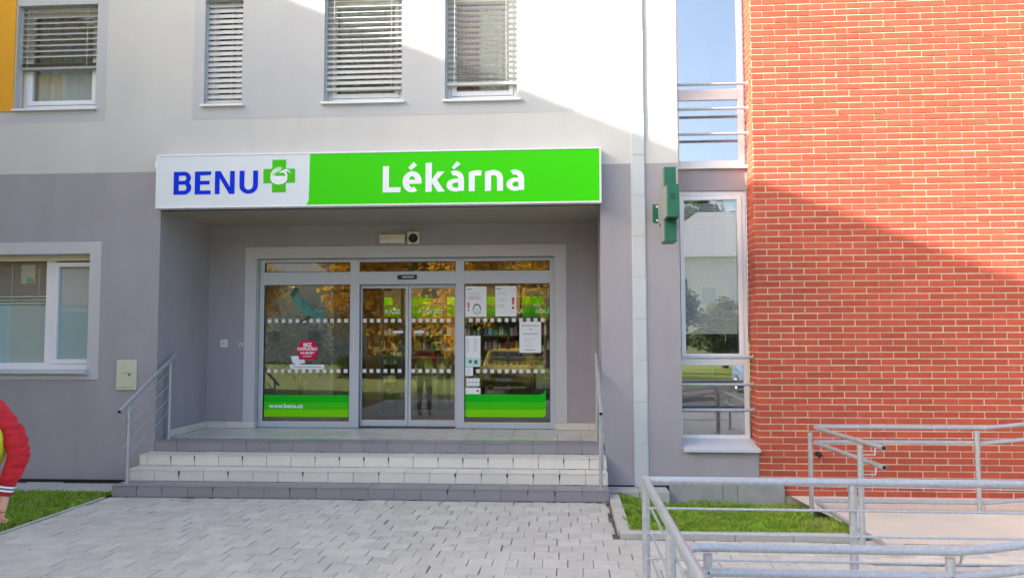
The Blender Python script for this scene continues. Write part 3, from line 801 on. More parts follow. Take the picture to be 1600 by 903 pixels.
# green foils
def foil(x0, x1, z0, z1, curl, root):
    yy = 1.597; h = (z1-z0)/3; o_ = []
    for i, mm in enumerate(('green3', 'green2', 'green1')):
        a, b = z0+h*i, z0+h*(i+1)
        if curl and i == 0:
            pts = [(x0+.02, a), (x1-.06, a)]+[(x1-.06+.06*math.sin(R(t)), a+.06-.06*math.cos(R(t))) for t in (20, 40, 60, 80)]+[(x1, a+.06), (x1, b), (x0, b), (x0, a+.02)]
        elif curl and i == 2:
            pts = [(x0, a), (x1, a), (x1, b+.085)]+[(x1-.10+.10*math.sin(R(t)), b+.085-.085*math.cos(R(90-t)) if False else b+.085*(math.sin(R(t))**3)) for t in (80, 60, 40, 20)]+[(x1-.12, b), (x0, b)]
        else: pts = [(x0, a), (x1, a), (x1, b), (x0, b)]
        part(MB().prism_xz(pts, yy-.001, yy), 'green_foil', mm, root)
foil(-4.525, -3.232, .695, 1.02, False, SF)
foil(-1.498, -.305, .705, 1.035, True, SF)
text('www.benu.cz', 'lettering', .085, (-4.45, 1.5945, .83), 'letter_white', SF, bold=.0035, sx=1.12)

# ---- printed things stuck on the panes
yS = 1.5965
def poster(name, label, x0, x1, z0, z1, m_='paper', group=None, cat='poster'):
    P_ = thing(name, label, cat, ((x0+x1)/2, yS, z0), group)
    part(MB().box(x0, x1, yS-.0015, yS, z0, z1), 'sheet', m_, P_)
    return P_
def lines(P_, x0, x1, zt, n, dz, th=.006, m_='ink_soft', jag=True):
    mb = MB()
    for i in range(n):
        e = x1-(random.uniform(0, .35)*(x1-x0) if jag else 0)
        mb.box(x0, e, yS-.0022, yS-.0016, zt-dz*i-th, zt-dz*i)
    part(mb, 'print', m_, P_)
p1 = poster('poster', 'white notice with a red exclamation mark and a masked face', -1.492, -1.178, 2.175, 2.625)
lines(p1, -1.465, -1.40, 2.59, 1, .03, .01, 'ink', False); lines(p1, -1.46, -1.24, 2.53, 2, .022); lines(p1, -1.46, -1.23, 2.475, 3, .02, .006, 'red_ink')
mb = MB(); mb.box(-1.458, -1.432, yS-.0022, yS-.0016, 2.305, 2.39); mb.box(-1.458, -1.432, yS-.0022, yS-.0016, 2.26, 2.285); part(mb, 'exclamation_mark', 'red_ink', p1)
mb = MB(); mb.ring(-1.32, 2.285, (.062, .085), (.047, .062), 0, 180, yS-.0022, yS-.0016, 14); mb.ring(-1.32, 2.285, (.062, .075), (.056, .069), 180, 360, yS-.0022, yS-.0016, 14)
mb.box(-1.35, -1.334, yS-.0022, yS-.0016, 2.296, 2.302); mb.box(-1.308, -1.292, yS-.0022, yS-.0016, 2.296, 2.302); part(mb, 'face_print', 'ink', p1)
mb = MB(); mb.prism_xz([(-1.365, 2.27), (-1.355, 2.23), (-1.32, 2.213), (-1.285, 2.23), (-1.275, 2.27), (-1.32, 2.282)], yS-.0024, yS-.0017); part(mb, 'mask_print', 'paper_mint', p1)
p2 = poster('poster', 'white notice with a big red exclamation mark at its right', -1.047, -.733, 2.18, 2.628)
lines(p2, -1.03, -.96, 2.592, 1, .03, .01, 'ink', False); lines(p2, -1.02, -.84, 2.53, 2, .022); lines(p2, -1.02, -.83, 2.45, 3, .02); lines(p2, -1.02, -.86, 2.36, 3, .02)
mb = MB(); mb.prism_xz([(-.795, 2.35), (-.77, 2.35), (-.762, 2.46), (-.803, 2.46)], yS-.0022, yS-.0016); mb.box(-.80, -.765, yS-.0022, yS-.0016, 2.285, 2.325); part(mb, 'exclamation_mark', 'red_ink', p2)
p3 = poster('poster', 'plain white notice with faint grey text at lower right', -.69, -.372, 1.645, 2.10)
for zz_, a, b in ((2.05, -.66, -.40), (2.0, -.55, -.50), (1.93, -.64, -.42)): lines(p3, a, b, zz_, 1, .03, .018, 'ink_soft', False)
lines(p3, -.62, -.44, 1.85, 4, .035); lines(p3, -.61, -.46, 1.69, 1, .03, .008, 'ink', False)
p4 = poster('poster', 'tall white opening hours sheet with mint green lower band', -1.497, -1.268, 1.44, 1.895)
part(MB().box(-1.495, -1.27, yS-.0022, yS-.0016, 1.445, 1.575), 'mint_band', 'paper_mint', p4)
lines(p4, -1.475, -1.42, 1.85, 10, .022); lines(p4, -1.37, -1.30, 1.85, 9, .022, .008)
mb = MB(); mb.prism_xz([(-1.45, 1.50), (-1.40, 1.49), (-1.39, 1.53), (-1.43, 1.55)], yS-.003, yS-.0023); mb.box(-1.36, -1.31, yS-.003, yS-.0023, 1.48, 1.54); part(mb, 'pictogram', 'teal', p4)
p5 = poster('sticker', 'small white square sticker under the opening hours sheet', -1.497, -1.378, 1.305, 1.435, cat='sticker'); lines(p5, -1.46, -1.42, 1.41, 3, .03, .007, 'ink_soft', False)
p6 = poster('sticker', 'small sticker with rows of payment card symbols', -1.48, -1.275, 1.155, 1.275, 'ink_soft', cat='sticker')
mb = MB()
for r_ in range(2):
    for k in range(4): mb.box(-1.47+.048*k, -1.47+.048*k+.04, yS-.0022, yS-.0016, 1.165+.055*r_, 1.205+.055*r_)
part(mb, 'card_symbol', 'paper', p6)
p7 = poster('sticker', 'white sticker with a small dark bird mark above the green foil', -1.49, -1.268, 1.04, 1.13, cat='sticker')
part(MB().prism_xz([(-1.335, 1.085), (-1.30, 1.075), (-1.285, 1.06), (-1.287, 1.085), (-1.30, 1.105), (-1.32, 1.10)], yS-.0022, yS-.0016), 'bird_mark', 'ink', p7)
# magenta octagon with cup tray
oc = thing('round_sticker', 'magenta hexagonal sticker with white lettering on the left pane', 'sticker', (-3.875, yS, 1.5))
cx, cz, rr = -3.875, 1.685, .175
part(MB().prism_xz([(cx+rr*math.cos(R(a)), cz+rr*.98*math.sin(R(a))) for a in (0, 56, 124, 180, 236, 304)], yS-.0015, yS), 'sticker_face', 'magenta', oc)
text('BEZ', 'lettering', .075, (cx, yS-.002, cz+.055), 'letter_white', oc, .0035, .0004, 'CENTER'); text('DOPLATKU', 'lettering', .058, (cx, yS-.002, cz), 'letter_white', oc, .003, .0004, 'CENTER')
text('NA RECEPT', 'lettering', .042, (cx, yS-.002, cz-.055), 'letter_white', oc, .002, .0004, 'CENTER'); text('VITAMINY', 'lettering', .03, (cx, yS-.002, cz-.10), 'logo_pale', oc, .001, .0004, 'CENTER')
bp_ = oc
part(MB().prism_xz([(-4.13, 1.60), (-4.10, 1.50), (-4.04, 1.47), (-3.90, 1.50), (-3.92, 1.545), (-4.0, 1.545), (-4.01, 1.60)], yS-.0028, yS-.0018), 'pill_card', 'paper', oc)
part(MB().prism_xz([(-4.145, 1.475), (-4.135, 1.42), (-4.11, 1.405), (-3.645, 1.40), (-3.615, 1.42), (-3.61, 1.47)], yS-.0035, yS-.0029), 'tray', 'paper', oc)
part(MB().box(-3.80, -3.66, yS-.0028, yS-.0018, 1.485, 1.54), 'dark_tag', 'ink', oc)
part(MB().box(-4.10, -3.66, yS-.0042, yS-.0036, 1.425, 1.447), 'blue_line', 'ink_soft', oc)
# flying bird decal
bd = thing('bird_decal', 'teal flying crane decal on the left pane of the storefront', 'decal', (-3.9, yS, 2.1))
k_ = lambda x, y: (-4.48+(x-105)*.001353, 2.1+(770-y)*.001353)  # drawn on a sheet of its own
def poly(pts, name, m_, yy): part(MB().prism_xz([k_(*p) for p in pts][::-1], yy-.0006, yy), name, m_, bd)
poly([(345, 455), (400, 372), (440, 440), (470, 490), (560, 580), (620, 625), (585, 690), (520, 690), (480, 640), (440, 600), (385, 560), (360, 520)], 'wing', 'teal_pale', yS-.0002)
poly([(465, 480), (500, 510), (560, 575), (625, 625), (585, 690), (545, 680), (500, 620), (470, 560)], 'wing_shade', 'teal', yS-.001)
poly([(575, 690), (620, 640), (680, 605), (705, 570), (720, 530), (755, 510), (768, 514), (735, 535), (722, 575), (700, 615), (640, 665), (600, 712)], 'neck', 'teal_pale', yS-.0018)
poly([(590, 690), (640, 655), (720, 652), (790, 672), (760, 700), (720, 717), (600, 716)], 'wing', 'teal', yS-.0026)
poly([(575, 690), (600, 712), (540, 740), (470, 770), (430, 800), (480, 745)], 'tail', 'teal_dark', yS-.0032)
for i in range(7):
    x, y = 350+i*9, 460-i*13
    poly([(x, y), (x+8, y-10), (x+45, y+30), (x+38, y+36)], 'feather', 'teal_dark', yS-.0036)

# ================================================================== INTERIOR
IN = thing('pharmacy_interior', 'dim pharmacy sales room seen through the storefront glass', 'interior', (-2.4, 4, FLZ))
IX0, IX1, IY1, IZ1 = -5.3, 1.6, 6.6, 3.2
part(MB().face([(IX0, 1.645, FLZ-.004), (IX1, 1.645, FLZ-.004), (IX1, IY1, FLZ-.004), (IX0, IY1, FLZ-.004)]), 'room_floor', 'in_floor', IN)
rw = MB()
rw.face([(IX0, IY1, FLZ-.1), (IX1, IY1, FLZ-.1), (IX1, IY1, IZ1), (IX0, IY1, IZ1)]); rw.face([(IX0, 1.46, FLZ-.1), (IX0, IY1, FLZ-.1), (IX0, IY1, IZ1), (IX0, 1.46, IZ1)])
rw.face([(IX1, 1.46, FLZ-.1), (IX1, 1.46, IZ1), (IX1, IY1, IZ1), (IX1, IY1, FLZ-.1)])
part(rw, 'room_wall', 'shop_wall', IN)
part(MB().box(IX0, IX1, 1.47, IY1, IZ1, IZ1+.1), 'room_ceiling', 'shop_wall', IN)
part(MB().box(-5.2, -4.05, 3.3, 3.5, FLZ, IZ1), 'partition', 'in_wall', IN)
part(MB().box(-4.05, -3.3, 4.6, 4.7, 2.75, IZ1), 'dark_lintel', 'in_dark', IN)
part(MB().box(-3.72, -3.42, 4.4, 4.6, FLZ, 2.75), 'wood_column', 'wood', IN)
words = ['KAŠEL', 'BOLEST', 'RÝMA', 'CHŘIPKA', 'BOLEST', 'KAŠEL']
cols = [(.6, .1, .08), (.75, .75, .72), (.1, .25, .5), (.7, .5, .1), (.15, .45, .2), (.5, .15, .4), (.8, .8, .8), (.3, .5, .7)]
for i, c in enumerate(cols): M['pk%d' % i] = mat('pack_%d' % i, c, .5)
for i, wd in enumerate(words):
    x0 = -4.05+.78*i
    sh = thing('shelf_unit', 'tall pharmacy shelf unit topped by a green %s header' % wd.capitalize() if i < 4 else 'green topped pharmacy shelf unit at the right, repeating header %s' % wd.capitalize(), 'shelf', (x0+.37, 6.2, FLZ), 'shelf units along the rear wall')
    part(MB().box(x0, x0+.74, 6.45, 6.5, FLZ, 2.9), 'back_panel', 'beige', sh)
    for z in (.7, 1.0, 1.3, 1.6, 1.9, 2.2): part(MB().box(x0, x0+.74, 6.15, 6.449, z, z+.02), 'shelf_board', 'beige', sh)
    mbs = [MB() for _ in cols]
    for z in (.72, 1.02, 1.32, 1.62, 1.92):
        x = x0+.02
        while x < x0+.68:
            w_ = random.uniform(.04, .10); h_ = random.uniform(.08, .22); c = random.randrange(len(cols))
            mbs[c].box(x, x+w_, 6.2+random.uniform(0, .05), 6.38, z+.001, z+h_); x += w_+random.uniform(.004, .03)
    for c, mb in enumerate(mbs):
        if mb.f: tag(part(mb, 'packs', 'pk%d' % c, sh), kind='stuff')
    part(MB().box(x0+.04, x0+.70, 6.08, 6.11, 2.30, 2.50), 'header', 'green2', sh)
    part(MB().box(x0+.04, x0+.46, 6.08, 6.11, 2.54, 2.70), 'header', 'green3', sh)
    text(wd, 'lettering', .13, (x0+.30, 6.076, 2.36), 'letter_white', sh, .004)
for i, x0 in enumerate((-3.25, -1.45)):
    ct = thing('counter', ('beige sales counter with BENU lettering behind the left door leaf', 'beige sales counter with BENU lettering behind the right pane')[i], 'counter', (x0+.5, 5.2, FLZ))
    part(MB().box(x0, x0+1.0, 5.0, 5.5, FLZ, 1.45), 'counter_body', 'beige', ct); part(MB().box(x0-.04, x0+1.04, 4.96, 5.54, 1.45, 1.49), 'counter_top', 'wood', ct)
    text('BENU', 'lettering', .17, (x0+.2, 4.995, 1.22), 'ink', ct, .004)
    mb = MB(); mb.box(x0+.72, x0+.84, 4.993, 4.999, 1.26, 1.30); mb.box(x0+.76, x0+.80, 4.992, 4.998, 1.22, 1.34); part(mb, 'cross_logo', 'ink', ct)
for i, (x, y) in enumerate(((-3.6, 5.6), (-2.4, 5.6), (-1.2, 5.6), (0, 5.6))):
    lp = thing('ceiling_lamp', 'lit round ceiling lamp inside the pharmacy, %s from the left' % ('first', 'second', 'third', 'fourth')[i], 'lamp', (x, y, IZ1-.05), 'lit ceiling lamps inside the pharmacy')
    part(MB().tube([(x, y, IZ1-.05), (x, y, IZ1-.001)], .16, 18), 'lamp_rim', 'alu', lp)
    part(MB().tube([(x, y, IZ1-.056), (x, y, IZ1-.0505)], .14, 18), 'lamp_disc', 'lamp_lit', lp)
# inner sliding door of the draught lobby
ind = thing('inner_door', 'inner glass sliding door with aluminium stiles behind the entrance', 'door', (-2.36, 3.2, FLZ))
for x in (-3.15, -2.80, -1.62, -1.0, .2): part(MB().box(x, x+.05, 3.18, 3.24, FLZ, 2.75), 'stile', 'alu_dark', ind)
part(MB().box(-3.15, .25, 3.181, 3.239, 2.75, 2.9), 'head_rail', 'alu_dark', ind)
part(MB().box(-3.10, .2, 3.205, 3.215, .6, 2.75), 'pane', 'glass_door', ind)
# potted plant behind the left pane
pp = thing('potted_plant', 'dark leafy indoor plant behind the left storefront pane', 'plant', (-4.32, 2.5, FLZ))
part(MB().tube([(-4.32, 2.5, FLZ), (-4.32, 2.5, FLZ+.35)], .2, 16, radii=[.15, .2]), 'pot', 'in_dark', pp, smooth=True)
stem = MB(); lf = MB()
for s_ in range(11):
    a = random.uniform(0, 6.28); tip = Vector((-4.32+math.cos(a)*random.uniform(.15, .75), 2.5+math.sin(a)*.3, random.uniform(1.55, 2.4)))
    stem.tube([(-4.32, 2.5, FLZ+.3), (-4.32+(tip.x+4.32)*.3, 2.5, 1.3), tuple(tip)], .01, 5)
    for q in range(95):
        t_ = random.uniform(.35, 1); c = Vector((-4.32, 2.5, FLZ+.9)).lerp(tip, t_)+Vector((random.gauss(0, .12), random.gauss(0, .1), random.gauss(0, .1)))
        d_ = Vector((random.gauss(0, 1), random.gauss(0, 1), random.gauss(-.4, .6))).normalized(); n_ = d_.cross(Vector((random.random(), random.random(), random.random()))).normalized(); l = random.uniform(.12, .20)
        lf.face([c, c+d_*l*.5+n_*l*.3, c+d_*l, c+d_*l*.5-n_*l*.3])
part(stem, 'stem', 'in_dark', pp); tag(part(lf, 'foliage', 'leaf_in', pp), kind='stuff')

# ================================================================== SHOP SIGN
SG = thing('shop_sign', 'long green and white lightbox sign reading BENU Lékárna over the entrance', 'sign', (-2.45, -.1, 3.55))
SX0, SX1, SZ0, SZ1, SYF = -5.345, .452, 3.555, 4.262, -.15
part(MB().box(SX0+.01, SX1-.01, -.135, -.005, SZ0+.01, SZ1-.01), 'sign_box', 'sign_frame', SG)
fr = MB(); frame_rect(fr, SX0, SX1, SZ0, SZ1, .022, -.155, -.012); part(fr, 'sign_frame', 'sign_frame', SG, bevel=.004)
sx = -3.293
part(MB().prism_xz([(SX0+.022, SZ0+.022), (sx-.06, SZ0+.022)]+[(sx-.06+.05*math.sin(R(t)), SZ0+.022+.09*(1-math.cos(R(t)))) for t in (20, 45, 70, 90)]+[(sx, SZ1-.022), (SX0+.022, SZ1-.022)], -.148, -.136), 'white_panel', 'sign_white', SG)
part(MB().box(sx-.08, SX1-.022, -.1465, -.1362, SZ0+.022, SZ1-.022), 'green_panel', 'sign_green', SG)
part(MB().box(SX0-.035, SX0, -.12, -.05, 4.10, 4.19), 'mount_bracket', 'sign_frame', SG)
yl = [-.1500]
def step_y():
    yl[0] -= .00008
    return yl[0]-.0016, yl[0]
KB = .001926
def bx(x): return -5.105+(x-142)*KB
ZB = 3.735
def glyph(name, m_, items, X, Z, sc):
    mb = MB()
    for it in items:
        a, b = step_y()
        if it[0] == 'r': mb.box(X(it[1]), X(it[2]), a, b, Z+it[3]*sc, Z+it[4]*sc)
        elif it[0] == 'p': mb.prism_xz([(X(p[0]), Z+p[1]*sc) for p in it[1]], a, b)
        elif it[0] == 'o':
            _, cx, cz, ro, ri, a0, a1 = it
            kx = X(1)-X(0); mb.ring(X(cx), Z+cz*sc, (ro[0]*kx, ro[1]*sc), (ri[0]*kx, ri[1]*sc), a0, a1, a, b, 18)
    part(mb, name, m_, SG); yl[0] = -.1500
glyph('letter', 'sign_blue', [('r', 142, 178, 0, 156), ('r', 178, 215, 129, 156), ('r', 178, 218, 68, 94), ('r', 178, 218, 0, 27),
      ('o', 215, 112, (47, 44), (15, 18), -90, 90), ('o', 216, 47, (50, 47), (16, 21), -90, 90)], bx, ZB, KB)
glyph('letter', 'sign_blue', [('r', 290, 327, 0, 156), ('r', 327, 402, 130, 156), ('r', 327, 393, 66, 92), ('r', 327, 402, 0, 26)], bx, ZB, KB)
glyph('letter', 'sign_blue', [('r', 430, 463, 0, 156), ('r', 534, 567, 0, 156), ('p', [(463, 156), (463, 108), (530, 0), (534, 0), (534, 48), (468, 156)])], bx, ZB, KB)
glyph('letter', 'sign_blue', [('r', 600, 634, 56, 156), ('r', 694, 728, 56, 156), ('o', 664, 57, (64, 58), (30, 30), 180, 360)], bx, ZB, KB)
glyph('cross_logo', 'logo_green', [('r', 825, 920, 6, 227), ('r', 765, 825, 69, 165), ('r', 920, 983, 69, 165)], bx, ZB, KB)
yl[0] = -.1525
glyph('bird_logo', 'logo_pale', [('o', 880, 112, (66, 66), (38, 34), 85, 190)] + [('o', 876, 110+4*i, (60-6*i, 62-5*i), (55-6*i, 57-5*i), 70, 170) for i in range(3)], bx, ZB, KB)
yl[0] = -.1535
def arc(cx, cz, rx, rz, a0, a1, n=10): return [(cx+rx*math.cos(R(a0+(a1-a0)*i/n)), cz+rz*math.sin(R(a0+(a1-a0)*i/n))) for i in range(n+1)]
glyph('bird_logo', 'letter_white', [('p', arc(873, 98, 58, 40, 150, 385, 18)[:]), ('o', 895, 118, (36, 34), (22, 20), -60, 95), ('p', [(868, 130), (890, 148), (915, 162), (935, 158), (960, 132), (938, 143), (915, 148), (893, 138)]),
      ('o', 850, 125, (34, 34), (27, 26), 70, 200)], bx, ZB, KB)
KL = .001232
def lx(x): return -2.335+(x-65)*KL
def a_glyph(o): return [('r', 855+o, 915+o, 6, 142), ('o', 820+o, 128, (95, 90), (36, 40), -2, 118), ('o', 828+o, 66, (95, 68), (35, 26), 78, 283), ('r', 826+o, 858+o, 92, 133), ('r', 826+o, 858+o, 0, 40)]
for its in ([('r', 65, 130, 0, 276), ('r', 130, 252, 0, 53)],
            [('o', 374, 108, (101, 111), (36, 60), -4, 302), ('r', 338, 473, 86, 130), ('p', [(332, 256), (360, 228), (425, 281), (388, 316)])],
            [('p', [(514, 0), (580, 0), (580, 308), (514, 300)]), ('p', [(580, 128), (580, 94), (642, 0), (716, 0), (634, 124), (713, 211), (640, 211)])],
            a_glyph(0)+[('p', [(787, 251), (812, 230), (877, 286), (842, 316)])],
            [('r', 965, 1028, 0, 196), ('p', [(965, 196), (1028, 162), (1092, 158), (1100, 211), (1055, 218), (1000, 210)])],
            [('r', 1133, 1196, 0, 200), ('r', 1258, 1320, 0, 132), ('o', 1222, 130, (98, 88), (36, 34), 0, 118), ('p', [(1133, 200), (1196, 158), (1222, 164), (1200, 216), (1165, 210)])],
            a_glyph(622)):
    glyph('letter', 'letter_white', its, lx, 3.722, KL)

# ================================================================== GREEN CROSS (edge-on)
GC = thing('pharmacy_cross', 'dark green metal cross sign projecting edge-on from the wall', 'sign', (1.22, -.3, 3))
x0, x1 = 1.155, 1.292; yc, zc = -.62, 3.42
cr_pts = [(yc-.15, zc-.44), (yc+.15, zc-.44), (yc+.15, zc-.19), (yc+.40, zc-.19), (yc+.40, zc+.19), (yc+.15, zc+.19), (yc+.15, zc+.44), (yc-.15, zc+.44), (yc-.15, zc+.19), (yc-.40, zc+.19), (yc-.40, zc-.19), (yc-.15, zc-.19)]
part(MB().prism_yz(cr_pts[::-1], x0, x1), 'cross_body', 'cross_green', GC, bevel=.006)
e = .012
part(MB().prism_yz([(a+(e if a < yc else -e), b+(e if b < zc else -e)) for a, b in cr_pts][::-1], x0-.012, x0-.001), 'side_face', 'cross_side', GC)
vt = MB()
for k in range(3): vt.box(x0+.04, x0+.09, yc-.404, yc-.4005, zc+.02+.025*k, zc+.028+.025*k)
part(vt, 'vent_slot', 'black', GC)
part(MB().box(x0+.01, x1-.01, yc-.385, yc-.17, zc-.197, zc-.1905), 'bottom_hatch', 'black', GC)
part(MB().box(1.10, 1.205, -.012, -.001, 3.315, 3.545), 'wall_plate', 'cross_green', GC)
part(MB().box(1.19, 1.23, yc+.40, -.012, 3.36, 3.50), 'bracket_arm', 'cross_green', GC)
for z in (3.34, 3.515): part(MB().tube([(1.155, -.018, z), (1.155, -.012, z)], .016, 10), 'bolt', 'white_plastic', GC)

# ================================================================== SMALL WALL FITTINGS
o = thing('emergency_light', 'oblong ivory emergency light above the sliding doors', 'lamp', (-2.56, 1.4, 3.26))
part(MB().box(-2.755, -2.365, 1.39, BY-.001, 3.262, 3.392), 'housing', 'ivory', o, bevel=.015); part(MB().box(-2.735, -2.385, 1.378, 1.392, 3.275, 3.33), 'diffuser', 'white_plastic', o, bevel=.006)
o = thing('wall_speaker', 'small ivory speaker box with black round front above the doors', 'speaker', (-2.235, 1.4, 3.24))
part(MB().box(-2.325, -2.145, 1.36, BY-.001, 3.245, 3.425), 'housing', 'ivory', o, bevel=.012); part(MB().tube([(-2.235, 1.352, 3.325), (-2.235, 1.362, 3.325)], .068, 20), 'grille', 'black', o)
part(MB().tube([(-2.235, 1.44, 3.425), (-2.232, 1.44, SOF)], .005, 6), 'cable', 'ivory', o)
o = thing('doorbell', 'white doorbell plate on the recess wall left of the storefront', 'doorbell', (-5.095, 1.44, 1.73))
part(MB().box(-5.15, -5.04, 1.43, BY-.001, 1.73, 1.85), 'plate', 'white_plastic', o, bevel=.008); part(MB().box(-5.12, -5.07, 1.424, 1.4305, 1.765, 1.815), 'button', 'alu', o, bevel=.003)
o = thing('key_switch', 'tiny grey key switch beside the light surround', 'switch', (-4.82, 1.44, 1.74))
part(MB().box(-4.86, -4.80, 1.43, BY-.001, 1.74, 1.80), 'plate', 'pvc_grey', o, bevel=.005); part(MB().tube([(-4.83, 1.424, 1.77), (-4.83, 1.4305, 1.77)], .011, 10), 'lock', 'alu_dark', o)
o = thing('meter_box', 'cream utility meter box on the dark grey wall', 'meter box', (-5.75, -.02, 1.19))
part(MB().box(-5.885, -5.61, -.028, -.001, 1.195, 1.585), 'frame', 'cream_box', o, bevel=.006); part(MB().box(-5.872, -5.655, -.036, -.0285, 1.235, 1.565), 'door', 'cream_box', o, bevel=.003)
part(MB().tube([(-5.70, -.041, 1.395), (-5.70, -.0365, 1.395)], .014, 12), 'lock', 'alu_dark', o); part(MB().box(-5.80, -5.665, -.0372, -.0362, 1.416, 1.420), 'seam', 'ink', o); part(MB().box(-5.79, -5.76, -.0372, -.0362, 1.515, 1.535), 'label', 'ink_soft', o)

# ================================================================== RAILINGS
def stair_rail(x, label, sgn):
    T = thing('stair_railing', label, 'railing', (x, -.3, .135), 'railings beside the entrance steps')
    f_, b_ = Vector((x, -.78, 0)), Vector((x, .2, 0))
    part(MB().tube([(x, -.98, 1.005), (x, .34, 1.645)], .024, 14), 'handrail', 'galv', T, smooth=True)
    part(MB().tube([(x, -.982, 1.004), (x, -.979, 1.0055)], .0195, 14), 'rail_opening', 'black', T)
    part(MB().tube([(x, -.78, .135), (x, -.78, 1.09)], .0205, 12), 'post', 'galv', T, smooth=True)
    part(MB().tube([(x, .2, .54), (x, .2, 1.565)], .0205, 12), 'post', 'galv', T, smooth=True)
    part(MB().tube([(x, -.78, .136), (x, -.78, .142)], .042, 14), 'post_foot', 'galv', T); part(MB().tube([(x, .2, .541), (x, .2, .547)], .042, 14), 'post_foot', 'galv', T)
    for q in range(4):
        d = .17+.175*q
        part(MB().tube([(x+sgn*.028, -.86, 1.065-d), (x+sgn*.028, .19, 1.575-d)], .0085, 8), 'infill_bar', 'galv', T, smooth=True)
stair_rail(-5.27, 'galvanised sloping railing at the left end of the steps, before the meter box', -1)
stair_rail(.385, 'galvanised sloping railing at the right end of the steps, seen end-on', 1)

TB = .024
# near guard railing with thin bars, returning towards the camera
A = thing('guard_railing', 'near galvanised guard railing with thin bars and a corner post', 'railing', (.47, -5.1, 0))
ax, ay = .475, -5.1
part(MB().tube([(ax, -7.9, 1.0), (ax, ay, 1.0)], TB, 14), 'top_rail', 'galv', A, smooth=True)
part(MB().tube([(ax-.02, ay, 1.001), (4.9, ay-.02, 1.001)], TB, 14), 'top_rail', 'galv', A, smooth=True)
for (x, y) in ((ax, ay), (1.70, ay), (2.95, ay), (4.2, ay), (ax, -6.25), (ax, -7.5)):
    part(MB().tube([(x, y, 0), (x, y, .985)], TB, 14), 'post', 'galv', A, smooth=True); part(MB().box(x-.06, x+.06, y-.06, y+.06, .001, .012), 'post_foot', 'galv', A)
for z in (.84, .69, .54, .39, .24):
    part(MB().tube([(ax, ay-.027, z), (4.9, ay-.045, z)], .0075, 8), 'thin_bar', 'galv', A, smooth=True)
    part(MB().tube([(ax+.028, -7.9, z), (ax+.028, ay-.02, z)], .0075, 8), 'thin_bar', 'galv', A, smooth=True)
# double handrail of the ramp, near side
Bq = thing('ramp_handrail', 'double galvanised ramp handrail nearest the camera at lower right', 'railing', (.7, -5.6, 0))
for z in (.735, .605):
    part(MB().tube([(.63, -7.6, z), (.63, -5.75, z), (.645, -5.64, z), (.70, -5.60, z), (2.05, -5.60, z), (2.25, -5.6, z+.02), (4.4, -5.6, z+.33)], TB, 14), 'handrail', 'galv', Bq, smooth=True)
for x in (.755, 2.02, 3.3):
    zt = .70 if x < 2.2 else .86
    part(MB().tube([(x, -5.6, 0), (x, -5.6, zt)], TB, 14), 'post', 'galv', Bq, smooth=True); part(MB().box(x-.06, x+.06, -5.66, -5.54, .001, .012), 'post_foot', 'galv', Bq)
part(MB().tube([(2.06, -5.57, .66), (2.085, -5.57, .66), (2.085, -5.6, .72)], .007, 6), 'bracket', 'galv', Bq)
# far ramp railing by the brick wall: two handrails, a low rail and free ends towards the viewer
C = thing('ramp_railing', 'galvanised ramp railing with open rail ends before the brick wall', 'railing', (2.75, -.9, -.06))
for z, ye in ((.86, -3.0), (.695, -3.0), (.04, -3.05)):
    x_end = 2.70 if z > .1 else 2.72
    up = .045
    part(MB().tube([(x_end, ye, z+(.06 if z > .1 else .04)), (2.755, -1.0, z), (2.775, -.885, z), (2.86, -.85, z), (4.62, -.85, z), (4.85, -.85, z+.02), (7.6, -.85, z+.32)], TB*.92, 14), 'handrail' if z > .1 else 'low_rail', 'galv', C, smooth=True)
    part(MB().tube([(x_end, ye-.002, z+(.06 if z > .1 else .04)), (x_end, ye+.001, z+(.06 if z > .1 else .04))], .0185, 14), 'rail_opening', 'black', C)
for (x, y, zt) in ((2.72, -.87, .80), (2.555, -2.85, .92), (4.515, -.89, .83), (6.3, -.89, .98)):
    part(MB().tube([(x, y, -.12), (x, y, zt)], .025, 14), 'post', 'galv', C, smooth=True)
for (x, y, z, tx) in ((2.555, -2.85, .87, 2.70), (2.555, -2.85, .70, 2.70), (4.515, -.89, .80, 4.56), (4.515, -.89, .63, 4.56)):
    part(MB().tube([(x+.02, y, z-.03), (tx-.02, y, z-.03), (tx-.01, y+.01, z+.03)], .007, 6), 'bracket', 'galv', C)
part(MB().tube([(4.555, -.9, .04), (4.575, -.9, -.07)], .007, 6), 'bracket', 'galv', C)
part(MB().tube([(2.74, -.3, .10), (8.0, -.3, .06)], .006, 6), 'ground_cable', 'alu', C)

